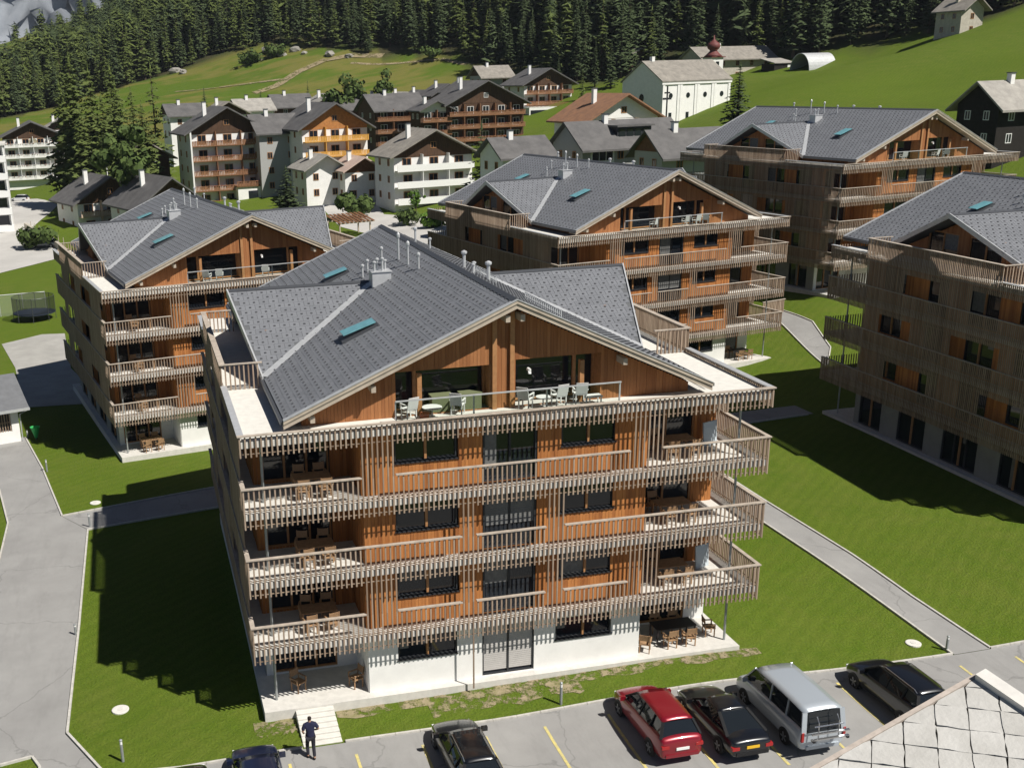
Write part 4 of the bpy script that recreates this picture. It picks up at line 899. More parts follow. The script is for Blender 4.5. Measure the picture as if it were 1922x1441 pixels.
# ------------------------------------------------ trees
def leaf_mat(name,c1,c2,sc=.35):
    m=mat(name,c1,.85,col2=c2,scale=sc,island=.45,spec=.15); b=m.node_tree.nodes['Principled BSDF']
    return m
M_spruce=leaf_mat('spruce needles',(.082,.110,.046),(.038,.056,.026)); M_larch=leaf_mat('larch needles',(.120,.150,.040),(.065,.090,.028)); M_leaf=leaf_mat('broad leaves',(.095,.135,.038),(.048,.075,.022),.6)
M_bark=mat('bark',(.10,.075,.055),.95,var=.3,scale=4)
def conifer_geo(seed,h,r,wh,nb,nt,open_=0.,low=.10):
    """numpy triangles of a conifer crown: drooping branch sprays on whorls"""
    g=np.random.default_rng(seed); V=[];Fc=[]
    for i in range(wh):
        t=low+(1-low)*(i/(wh-1))**.92; z=h*t
        L0=r*(1-t)**.8*(1 if t>low+.08 else .8)+.03*r
        k=max(3,int(nb*(1-.45*t)))
        for b in range(k):
            if g.random()<open_: continue
            a=6.2832*(b+g.random()*.7)/k+i*1.3; L=L0*g.uniform(.65,1.12); dz=-L*g.uniform(.18,.42)+L*.08
            ca,sa=math.cos(a),math.sin(a); zz=z+g.uniform(-.4,.4)*h/wh
            for s in range(nt):
                u=(s+g.random())/nt; x=L*(.12+.88*u); wd=(.16+.24*(1-u))*L0*g.uniform(.6,1.1)+.10; ll=L*.9/nt*g.uniform(.8,1.3)
                cz=zz+dz*u*u+g.uniform(-.05,.05)*h/wh; o=g.uniform(-.3,.3)*L0*.5*u
                cx,cy=ca*x-sa*o,sa*x+ca*o; tl=g.uniform(-.5,.5)*wd
                n=len(V)
                V+=[(cx-ca*ll*.4-sa*wd,cy-sa*ll*.4+ca*wd,cz-abs(wd)*.45+tl),(cx-ca*ll*.4+sa*wd,cy-sa*ll*.4-ca*wd,cz-abs(wd)*.45-tl),(cx+ca*ll,cy+sa*ll,cz+dz*.25*(.4+u)),(cx-ca*ll*.5,cy-sa*ll*.5,cz+.12*wd)]
                Fc+=[(n,n+3,n+2),(n+3,n+1,n+2)]
    n=len(V); V+=[(.05*r,0,h*.93),(-.04*r,.05*r,h*.93),(-.03*r,-.05*r,h*.93),(0,0,h*1.02)]; Fc+=[(n,n+1,n+3),(n+1,n+2,n+3),(n+2,n,n+3)]
    return np.array(V,np.float32),np.array(Fc,np.int32)
def tri_mesh(name,V,Fc,m):
    me=bpy.data.meshes.new(name); me.vertices.add(len(V)); me.vertices.foreach_set('co',np.asarray(V,np.float32).ravel())
    me.loops.add(Fc.size); me.loops.foreach_set('vertex_index',Fc.ravel().astype(np.int32)); me.polygons.add(len(Fc)); me.polygons.foreach_set('loop_start',np.arange(0,Fc.size,3,dtype=np.int32))
    me.materials.append(m); me.update(calc_edges=True); me.validate(); return me
def trunk_mesh(h,r):
    return MB().tube([(0,0,-.6),(0,0,h*.3),(.02*h*.2,0,h*.95)],[r,r*.75,r*.08],6).mesh('trunk',M_bark)
CON=[]
for s,(h,r,m,wh,nb,op) in enumerate(((20,3.4,M_spruce,22,9,.05),(22,3.1,M_spruce,24,8,.08),(18,3.6,M_spruce,20,9,.05),(21,3.9,M_larch,20,8,.22),(19,3.6,M_larch,18,8,.25),(24,5.6,M_larch,26,11,.06),(22,5.2,M_larch,24,11,.08))):
    V,Fc=conifer_geo(100+s,h,r,wh,nb,5 if s<5 else 7,op,.10 if s<5 else .16); CON.append((tri_mesh('crown',V,Fc,m),trunk_mesh(h,.32),h))
def tree(name,label,x,y,var,hh,group=None,wid=1.,z=None):
    cm,tm,h=CON[var]; k=hh/h; R=empty(name,(x,y,hz(x,y) if z is None else z),random.uniform(0,6.28)); R.scale=(k*wid,k*wid,k); tag(R,label,'tree',group)
    inst('trunk',tm,R); inst('crown',cm,R); return R
def zray(x,y): return hz(x,y)
# far wood: one mass; its front rows are trees of their own
LOW=[conifer_geo(300+s,1.0,rr,13,7,2,.05 if s<5 else .12,.12) for s,rr in enumerate((.21,.18,.23,.20,.16,.25,.23))]
fp=np.array(FOREST_EDGE); pts=[]
g=np.random.default_rng(5)
cell=5.6
xsq=np.arange(-130,330,cell); ysq=np.arange(200,720,cell)
X,Y=np.meshgrid(xsq,ysq); X=X+g.uniform(-2.3,2.3,X.shape); Y=Y+g.uniform(-2.3,2.3,Y.shape)
inside=in_poly(X,Y,FOREST); X,Y=X[inside],Y[inside]
# keep what the slope shows: a band of some 260 m behind the edge
seg=np.array([np.min(np.hypot(fp[:,0]-a,fp[:,1]-b)) for a,b in zip(X,Y)])
dens=np.where(seg<70,1.0,np.where(seg<150,.8,.55)); k=(seg<270)&(g.random(len(seg))<dens); X,Y,seg=X[k],Y[k],seg[k]
th=np.arctan2(X+3,Y+40); k=(th>-.2)&(th<.86); X,Y,seg,th=X[k],Y[k],seg[k],th[k]
Z=hgt(X,Y); order=np.argsort(seg)
nind=170
EDGE=order[:nind]; REST=order[nind:]
ZONES=[(-9,.02,'from left above the white gabled hotel'),(.02,.10,'from left above the hay meadow corner'),(.10,.16,'from left above the meadow boulders'),(.16,.24,'from left above the middle hay meadow'),(.24,.31,'from left above the big dark chalet'),(.31,.40,'from left above the hill chalet'),(.40,.47,'from left before reaching the church'),(.47,.56,'from left behind church and chapel'),(.56,.66,'from left behind the hangar'),(.66,9,'from left beside the stone barn')]
def ordn(n):
    u=['','first','second','third','fourth','fifth','sixth','seventh','eighth','ninth','tenth','eleventh','twelfth','thirteenth','fourteenth','fifteenth','sixteenth','seventeenth','eighteenth','nineteenth']
    t={20:'twentieth',30:'thirtieth',40:'fortieth',50:'fiftieth'}; c={2:'twenty',3:'thirty',4:'forty',5:'fifty'}
    return u[n] if n<20 else (t[n] if n%10==0 else c[n//10]+'-'+u[n%10])
EDGE=sorted(EDGE,key=lambda i:th[i]); zc={}
for i in EDGE:
    zn=next(z[2] for z in ZONES if z[0]<=th[i]<z[1]); zc[zn]=zc.get(zn,0)+1; where='%s in line %s'%(ordn(zc[zn]),zn)
    x,y=float(X[i]),float(Y[i]); larch=g.random()<(.45 if x<60 else .2)
    v=int(g.integers(3,5)) if larch else int(g.integers(0,3))
    tree('larch_tree' if larch else 'spruce_tree',('light larch, ' if larch else 'dark spruce, ')+where,x,y,v,float(g.uniform(12,24)),'larches along the wood edge' if larch else 'spruces along the wood edge',float(g.uniform(.85,1.15)))
for nm,sel,m in (('conifer_forest',lambda l:~l,M_spruce),('larch_stand',lambda l:l,M_larch)):
    lar=np.random.default_rng(8).random(len(REST))<np.where(X[REST]<70,.5,.22)
    ids=REST[sel(lar)]; VV=[];FF=[];o=0
    for i in ids:
        V,Fc=LOW[int(g.integers(0,5)) if m is M_spruce else int(g.integers(5,7))]
        hh=g.uniform(10,25)**1.0*g.uniform(.85,1.1); a=g.uniform(0,6.28); c,s=math.cos(a),math.sin(a); w_=g.uniform(.9,1.35)
        VV.append(np.stack([(V[:,0]*c-V[:,1]*s)*hh*w_+X[i],(V[:,0]*s+V[:,1]*c)*hh*w_+Y[i],V[:,2]*hh+Z[i]],-1)); FF.append(Fc+o); o+=len(V)
    ob=link(bpy.data.objects.new(nm,tri_mesh(nm,np.concatenate(VV),np.concatenate(FF),m)))
    tag(ob,'dense dark conifer forest covering the mountainside' if m is M_spruce else 'lighter larches scattered through the mountainside forest','forest',kind='stuff')
# single trees in the village
def tree_top(name,label,x,y,ztop,var,wid=1.,group=None): return tree(name,label,x,y,var,ztop-hz(x,y),group,wid)
for q in LARCHES: tree_top('larch_tree',q[5],q[0],q[1],q[2],q[3],q[4],'tall larches above the village at left')
for q in SINGLES: tree_top('spruce_tree',q[5],q[0],q[1],q[2],q[3],q[4])
def leafy(name,label,x,y,hh,rad,seed,n=900,cat='tree',m=None,trunk=True,z=None):
    gg=np.random.default_rng(seed); R=empty(name,(x,y,hz(x,y) if z is None else z)); tag(R,label,cat)
    cl=[(gg.normal(0,.42,3)*[rad,rad,hh*.30]+[0,0,hh*.62],gg.uniform(.25,.5)*rad) for _ in range(16)]
    V=[];Fc=[]
    for _ in range(n):
        c,r=cl[gg.integers(0,len(cl))]; d=gg.normal(0,1,3); d/=np.linalg.norm(d); p=c+d*r*gg.uniform(.55,1.)
        if p[2]<hh*.08: p[2]=hh*.08+gg.random()*.2
        s=rad*gg.uniform(.07,.14); u=gg.normal(0,1,3); u-=d*(u@d)*.6; u/=np.linalg.norm(u); v=np.cross(d,u); k=len(V)
        V+=[p-u*s-v*s*.6,p+u*s-v*s*.6,p+u*s*.7+v*s,p-u*s*.7+v*s]; Fc+=[(k,k+1,k+2),(k,k+2,k+3)]
    if trunk:
        t=MB().tube([(0,0,-.4),(.05,0,hh*.35),(0,.1,hh*.7)],[rad*.07,rad*.05,rad*.02],6)
        for a in range(4): t.tube([(0,0,hh*.3),(rad*.45*math.cos(a*1.6),rad*.45*math.sin(a*1.6),hh*.62)],[rad*.035,rad*.012],5)
        t.build('trunk',M_bark,R)
    inst('crown',tri_mesh('crown',np.array(V),np.array(Fc),m or M_leaf),R); return R
M_bright=leaf_mat('bright shrub leaves',(.11,.20,.03),(.06,.12,.02),.8)
for i,q in enumerate(LEAFY): leafy(q[0],q[1],q[2],q[3],q[4],q[5],900+i,q[6],q[7],M_bright if q[8] else None,q[9])
# far grey cliff beyond the wooded spur
def mountain():
    n,mn=60,40; V=[];Fq=[]; gg=np.random.default_rng(3)
    for j in range(mn):
        for i in range(n):
            u=i/(n-1); v=j/(mn-1); x=-900+u*900; y=1500-120*v*v+260*v; z=-20+v*620*(1-.25*abs(u-.4))
            V.append((x+gg.normal(0,8),y+gg.normal(0,14)+40*math.sin(u*31+v*5)*v,z+gg.normal(0,8)))
    for j in range(mn-1):
        for i in range(n-1): a=j*n+i; Fq.append((a,a+1,a+n+1,a+n))
    me=bpy.data.meshes.new('mountain'); me.from_pydata(V,[],Fq); me.polygons.foreach_set('use_smooth',[True]*len(Fq)); me.materials.append(mat('limestone cliff',(.30,.32,.35),.95,col2=(.20,.22,.25),scale=.03,bump=1.,bscale=.06))
    return tag(link(bpy.data.objects.new('mountain',me)),'grey limestone mountain behind the wooded spur','mountain',kind='structure')
mountain()
ORD=['first','second','third','fourth','fifth','sixth','seventh','eighth','ninth','tenth']
def rock(x,y,s,seed):
    bm=bmesh.new(); bmesh.ops.create_icosphere(bm,subdivisions=2,radius=1); gg=random.Random(seed)
    for v in bm.verts: v.co*=gg.uniform(.75,1.15); v.co.z*=.7
    me=bpy.data.meshes.new('boulder'); bm.to_mesh(me); bm.free(); me.materials.append(mat('boulder stone',(.34,.32,.29),.95,col2=(.2,.19,.17),scale=1.5))
    o=link(bpy.data.objects.new('boulder',me)); o.location=(x,y,hz(x,y)+.2*s); o.scale=(s,s*.8,s*.8); o.rotation_euler=(0,0,seed); tag(o,'%s grey boulder from the left on the hay meadow'%ORD[seed],'boulder','boulders on the hay meadow')
for i,(x,y,s) in enumerate(sorted(((54.1,425,3.2),(58.2,416.5,2.2),(63.7,418,2.4),(17.9,436,2.6),(20.7,429.7,2.),(46.5,424,1.8),(73.7,398,2.4),(66,410,1.6),(50,418,1.5),(80,392,1.8)),key=lambda q:math.atan2(q[0]+3,q[1]+40))): rock(x,y,s,i)
FGR=((8.518, -27.489, 15.809),(-0.957, -0.185, -0.225),(0.223, -0.962, -0.159),(-0.187, -0.202, 0.961))
# shed eave (-12.091, 48.0, 1.674)
# ------------------------------------------------ outdoor stairs, covers, bollards
def stairs():
    R=empty('stairs',(1.55,.3,-.02)); tag(R,'pale concrete steps from the parking court up to the ground-floor terrace','stairs'); n=7
    z0=hz(2.3,-1.8)+.04
    for i in range(n):
        t0,t1=i/n,(i+1)/n; m=MB().box(0,1.55,-2.12*t1+.022,-2.12*t0,z0-.4,-.03-(-.03-z0)*(i+.6)/n); o=m.build('step',M_pave,R); bevel(o,.012,1)
stairs()
def cover(x,y,r,lab):
    m=MB().lathe([(r,-.05),(r,.05),(r-.03,.065),(r*.35,.066),(.02,.066)],(0,0,0),20); R=empty('inspection_cover',(x,y,hz(x,y))); tag(R,lab,'manhole cover'); m.build('ring',M_pave,R); MB().lathe([(.13,.066),(.13,.08),(.02,.082)],(0,0,0),10).build('lifting_plug',M_conc,R)
cover(-5.5,3.06,.36,'round pale cover set in the lawn left of the central house'); cover(-7.14,29.55,.34,'round pale cover beside the cross path'); cover(29.55,-.64,.34,'round pale cover near the right footpath corner')
def bollard(x,y,h,lab,m=M_steel):
    R=empty('bollard_light',(x,y,hz(x,y))); tag(R,lab,'bollard'); MB().tube([(0,0,-.1),(0,0,h*.78)],.06,10).build('shaft',m,R); MB().tube([(0,0,h*.78),(0,0,h*.93)],.05,10).build('lens',M_whitepaint,R); MB().lathe([(.065,h*.93),(.065,h*.97),(.03,h)],(0,0,0),10).build('cap',m,R)
for q in ((12.33,-1.55,1.05,'steel bollard light on the verge left of the red car'),(-5.4,-.75,1.0,'steel bollard light in the lawn by the navy car'),(30.6,-1.5,.75,'short bollard light where the right footpath meets the parking'),(-10.6,37.3,.9,'bollard light along the driveway below the left residence'),(-7.35,25.2,.9,'bollard light at the start of the cross path'),(-7.6,10.6,.6,'low bollard light midway along the driveway kerb'),(-12.6,46.4,.6,'low bollard light near the shed')): bollard(*q)
# bare earth and gravel strip by the slab
M_earth=mat('trodden earth',(.34,.27,.19),.95,col2=(.20,.19,.08),scale=2.5,bump=.4,bscale=20)
ragged_alpha(M_earth,1.6,.47,.56)
def ragged(x0,x1,y0,y1,seed):
    r=random.Random(seed); P=[]; n=26
    for i in range(n+1): P.append((x0+(x1-x0)*i/n,y0-r.uniform(0,.35)))
    for i in range(n,-1,-1): P.append((x0+(x1-x0)*i/n,y1+.05))
    return P
drape('earth_strip',ragged(3.2,22.3,-.1,.31,1),.02,M_earth,'strip of trodden earth along the front slab','ground',step=.7); drape('earth_patch',ragged(7.0,13.6,-.8,-.15,2),.026,M_earth,'bare earth patch in the grass before the house','ground',step=.7); drape('earth_patch',ragged(-.2,1.5,-.5,.3,3),.02,M_earth,'bare earth corner beside the stairs','ground',step=.7)
# ------------------------------------------------ cars
M_tyre=mat('tyre rubber',(.02,.02,.021),.9); M_rim=mat('alloy rim',(.42,.43,.45),.35,metal=.8); M_cglass=mat('car glass',(.012,.015,.018),.03,spec=.6); M_lamp=mat('clear lamp',(.75,.76,.78),.15,spec=.6); M_tail=mat('tail lamp red',(.35,.02,.02),.2,spec=.5); M_trim=mat('black trim',(.015,.015,.016),.5); M_plate=mat('white plate',(.8,.8,.78),.5); M_plateY=mat('amber plate',(.75,.45,.03),.5); M_chrome=mat('bright trim',(.6,.6,.6),.2,metal=.9)
def paint(n,c,ro=.28): return mat(n,c,ro,metal=.25,spec=.5,coat=.9)
KIND={'hatch':dict(prof=((0,.64,.74),(.03,.74,.92),(.12,.90,.985),(.26,1.02,1),(.5,1.05,1),(.75,1.08,1),(.94,1.10,.97),(1,.95,.86)),cowl=.25,rf=.42,rr=.86,base=.985,H=1.66,wr=.70),
'suv':dict(prof=((0,.66,.74),(.025,.78,.90),(.09,.95,.98),(.24,1.06,1),(.5,1.10,1),(.78,1.17,1),(.93,1.20,.97),(.985,1.08,.90),(1,.9,.82)),cowl=.23,rf=.40,rr=.885,base=.955,H=1.68,wr=.66),
'wagon':dict(prof=((0,.56,.72),(.025,.68,.89),(.11,.84,.98),(.27,.95,1),(.5,.98,1),(.8,1.03,1),(.94,1.05,.96),(.985,.96,.90),(1,.8,.82)),cowl=.26,rf=.42,rr=.87,base=.955,H=1.48,wr=.68),
'coupe':dict(prof=((0,.56,.78),(.03,.66,.90),(.12,.80,.98),(.28,.92,1),(.5,.95,1),(.75,1.0,1),(.90,1.02,.97),(.985,.95,.88),(1,.78,.78)),cowl=.26,rf=.44,rr=.66,base=.90,H=1.42,wr=.64),
'van':dict(prof=((0,.72,.86),(.02,.85,.95),(.07,1.05,.99),(.16,1.18,1),(.5,1.20,1),(.8,1.20,1),(.97,1.20,.985),(1,1.1,.95)),cowl=.14,rf=.27,rr=.965,base=.992,H=1.95,wr=.84)}
def car(kind,label,pm,x,y,L,Wd,rz=0,plate=M_plate,cat='car',name='parked_car',glass_roof=False,rails=False,z=None):
    k=KIND[kind]; hw=Wd/2; R=empty(name,(x,y,(hz(x,y)+.03) if z is None else z),rz); tag(R,label,cat,'cars parked in the court' if z is None and y<0 else None)
    zb=.26; m=MB(); rings=[]
    for s,zt,wf in k['prof']:
        w_=hw*wf; Y=L*(.5-s); b=zb+(.08 if s in(0,1) else 0)
        half=[(w_*.80,b),(w_*.97,b+.06),(w_,b+.28),(w_*.99,zt-.2),(w_*.955,zt-.05),(w_*.86,zt),(w_*.45,zt+.035),(0,zt+.045)]
        rings.append([(px,Y,pz) for px,pz in half]+[(-px,Y,pz) for px,pz in half[-2::-1]])
    n=len(rings[0]); vs=[p for r in rings for p in r]; fs=[]
    for i in range(len(rings)-1):
        for j in range(n-1): fs.append((i*n+j,i*n+j+1,(i+1)*n+j+1,(i+1)*n+j))
        fs.append((i*n+n-1,i*n,(i+1)*n,(i+1)*n+n-1))
    fs.append(tuple(range(n-1,-1,-1))); fs.append(tuple(range((len(rings)-1)*n,len(rings)*n)))
    m._q(vs,fs); body=m.build('body',pm,R,smooth=True); sb=body.modifiers.new('s','SUBSURF'); sb.levels=sb.render_levels=2
    def zt(s):
        p=k['prof']
        for a,b in zip(p,p[1:]):
            if a[0]<=s<=b[0]: return a[1]+(b[1]-a[1])*(s-a[0])/(b[0]-a[0])
        return p[-1][1]
    Yc,Yf,Yr,Yb=[L*(.5-k[q]) for q in('cowl','rf','rr','base')]; H=k['H']; wr=hw*k['wr']; wb=hw*.90
    zc,zb2=zt(k['cowl'])-.02,zt(k['base'])-.06
    A=lambda sx:Vector((sx*wb*.97,Yc,zc)); Bf=lambda sx:Vector((sx*wr*.97,Yf,H-.07)); Cr=lambda sx:Vector((sx*wr*.95,Yr,H-.09)); Db=lambda sx:Vector((sx*wb*.95,Yb,zb2)); 
    Mid=lambda sx,t:Vector((sx*wb*.99,Yc+(Yb-Yc)*t,zt(k['cowl']+(k['base']-k['cowl'])*t)-.02))
    def panel(nm,P,mt,t=.02,par=R):
        q=MB(); P=[Vector(p) for p in P]; nn=(P[1]-P[0]).cross(P[2]-P[0]).normalized(); q.slab(P,nn*t if False else nn*-t); return q.build(nm,mt,par)
    panel('windscreen',[A(-1),A(1),Bf(1),Bf(-1)],M_cglass); panel('rear_window',[Db(1),Db(-1),Cr(-1),Cr(1)],M_cglass)
    for sx in (-1,1):
        q=MB(); q.slab([A(sx),Bf(sx),Cr(sx),Db(sx),Mid(sx,.66),Mid(sx,.33)],(-sx*.06,0,0)); q.build('side_window',M_cglass,R)
        pil=MB(); wd=.05
        pil.bar(A(sx)+Vector((sx*.012,0,0)),Bf(sx)+Vector((sx*.012,0,.01)),.07,.06); pil.bar(Db(sx)+Vector((sx*.012,0,0)),Cr(sx)+Vector((sx*.012,0,.01)),.12 if kind!='van' else .2,.06)
        for t in ((.45,.72) if kind!='coupe' else (.62,)):
            b0=Mid(sx,t); b1=Bf(sx).lerp(Cr(sx),max(0,min(1,(b0.y-Yf)/(Yr-Yf)))); pil.bar(b0+Vector((sx*.012,0,0)),b1+Vector((sx*.012,0,0)),.05,.05)
        pil.build('pillars',M_trim if kind!='van' else pm,R)
        MB().box(*sorted((sx*(hw*.93),sx*(hw+.17))),Yc-.28,Yc-.14,zc-.02,zc+.15).build('mirror',pm,R)
    r=MB(); nx,ny_=6,7; vs=[]
    for j in range(ny_+1):
        v=j/ny_; yy=Yf+(Yr-Yf)*v; zz=H-.07+.055*math.sin(math.pi*min(1,max(0,v*.9+.05)))-.02*v
        for i in range(nx+1):
            u=i/nx*2-1; vs.append((u*wr*1.0,yy,zz-.06*abs(u)**3+.012))
    fs=[(j*(nx+1)+i,j*(nx+1)+i+1,(j+1)*(nx+1)+i+1,(j+1)*(nx+1)+i) for j in range(ny_) for i in range(nx)]
    r._q(vs,fs); ro=r.build('roof',pm,R,smooth=True); so=ro.modifiers.new('t','SOLIDIFY'); so.thickness=.05; so.offset=-1
    if glass_roof:
        gm=MB(); y0,y1=Yf+(Yr-Yf)*.08,Yf+(Yr-Yf)*.62; gm.box(-wr*.78,wr*.78,y1,y0,H-.005,H+.022); gm.build('glass_roof',M_cglass,ro)
    if rails:
        for sx in (-1,1): MB().tube([(sx*wr*.92,Yf-.15,H-.05),(sx*wr*.93,Yf-.3,H+.03),(sx*wr*.93,Yr+.3,H+.02),(sx*wr*.92,Yr+.12,H-.07)],.018,6).build('roof_rail',M_chrome,ro)
    for sx in (-1,1):
        for t in (.175,.80 if kind!='van' else .78):
            Y=L*(.5-t); W_=empty('wheel',(sx*(hw-.10),Y,.33),0,R)
            tm=MB(); prof=[(.20,-.105),(.31,-.105),(.335,-.07),(.335,.07),(.31,.105),(.20,.105)]; nn=20
            vs=[(z_,r_*math.cos(6.2832*a/nn),r_*math.sin(6.2832*a/nn)) for r_,z_ in prof for a in range(nn)]; fs=[(i*nn+a,i*nn+(a+1)%nn,(i+1)*nn+(a+1)%nn,(i+1)*nn+a) for i in range(5) for a in range(nn)]+[tuple(range(nn)),tuple(range(5*nn,6*nn))]
            tm._q(vs,fs); tm.build('tyre',M_tyre,W_,smooth=False)
            rm=MB(); 
            for a in range(5): c,s=math.cos(a*1.2566),math.sin(a*1.2566); rm.bar((sx*.112,0,0),(sx*.112,c*.2,s*.2),.06,.012,up=(1,0,0))
            rm.lathe([(.05,0),(.05,.01)],(0,0,0),8); rm.build('rim',M_rim,W_)
            am=MB(); 
            am.slab([(sx*(hw-.012),Y+.385*math.cos(math.pi*a/12),.33+.385*math.sin(math.pi*a/12)) for a in range(13)],(sx*.014,0,0)); am.build('wheel_arch',M_trim,R)
        hwF=hw*.80; MB().box(*sorted((sx*hw*.52,sx*hw*.84)),L*.5-.16,L*.5-.05,k['prof'][0][1]-.10,k['prof'][0][1]+.04).build('headlight',M_lamp,R)
        tz=k['prof'][-1][1]
        if kind=='van': MB().box(*sorted((sx*hw*.86,sx*hw*.955)),-L*.5-.012,-L*.5+.08,.72,1.12).build('tail_light',M_tail,R)
        else: MB().box(*sorted((sx*hw*.58,sx*hw*.9)),-L*.5-.004,-L*.5+.16,tz-.16,tz-.03).build('tail_light',M_tail,R)
    MB().box(-.26,.26,-L*.5-.035,-L*.5-.01,.66 if kind!='van' else .62,.77 if kind!='van' else .74).build('number_plate',plate,R)
    MB().box(-hw*.72,hw*.72,-L*.5-.02,-L*.5+.1,.36,.50).build('rear_bumper',M_trim if kind=='coupe' else pm,R)
    return R
RED=paint('red paint',(.23,.006,.016)); BLK=paint('black paint',(.008,.009,.012)); NAVY=paint('navy paint',(.012,.018,.05)); SILV=paint('silver paint',(.42,.46,.50),.35); GREY=paint('grey paint',(.14,.15,.16)); WHT=paint('white car paint',(.75,.75,.74))
car('suv','dark red car with dark rear window, left of the black coupe',RED,15.2,-4.35,4.55,1.85)
car('coupe','black coupe squeezed between the red car and the silver van',BLK,17.75,-4.9,4.65,1.84,plate=M_plateY)
van=car('van','silver van carrying an empty bike rack at its back',SILV,20.55,-4.95,4.95,1.92,cat='van',name='parked_van')
car('suv','long black car half hidden by the stone slab roof',BLK,25.75,-4.75,4.9,1.92,rails=True)
car('wagon','black estate car with a glass roof and roof rails',BLK,7.42,-4.5,4.75,1.84,glass_roof=True,rails=True)
car('wagon','navy car at the lower edge beside the walking man',NAVY,-.45,-4.35,4.6,1.86)
car('hatch','dark car barely showing at the bottom edge, left of the navy one',BLK,-3.1,-4.9,4.3,1.8)
z=hz(-18,154); car('wagon','grey car parked by the garden wall in the village car park',GREY,-18,154,4.5,1.8,rz=1.35,z=z+.06)
z=hz(-28,231); car('hatch','white car parked beyond the shrub in the village',WHT,-27.6,226,4.2,1.8,rz=1.2,z=z+.06)
def bike_rack():
    R=empty('bike_rack',(20.55,-7.55,hz(20.5,-7.5)+.03)); tag(R,'silver bike rack clamped to the tailgate of the van','bike rack')
    for z_ in (1.08,1.32): MB().box(-.78,.78,-.32,-.22,z_,z_+.045).build('wheel_tray',M_chrome,R)
    for x_ in (-.42,.42): MB().tube([(x_,.04,1.88),(x_,-.12,1.7),(x_,-.16,1.0),(x_,0,.9)],.024,6).build('upright',M_chrome,R)
    MB().tube([(-.6,-.16,1.58),(.6,-.16,1.58)],.024,6).build('cross_bar',M_chrome,R)
    for x_ in (-.7,.7): MB().box(x_-.05,x_+.05,-.36,-.2,1.03,1.1).build('strap',M_trim,R)
bike_rack()
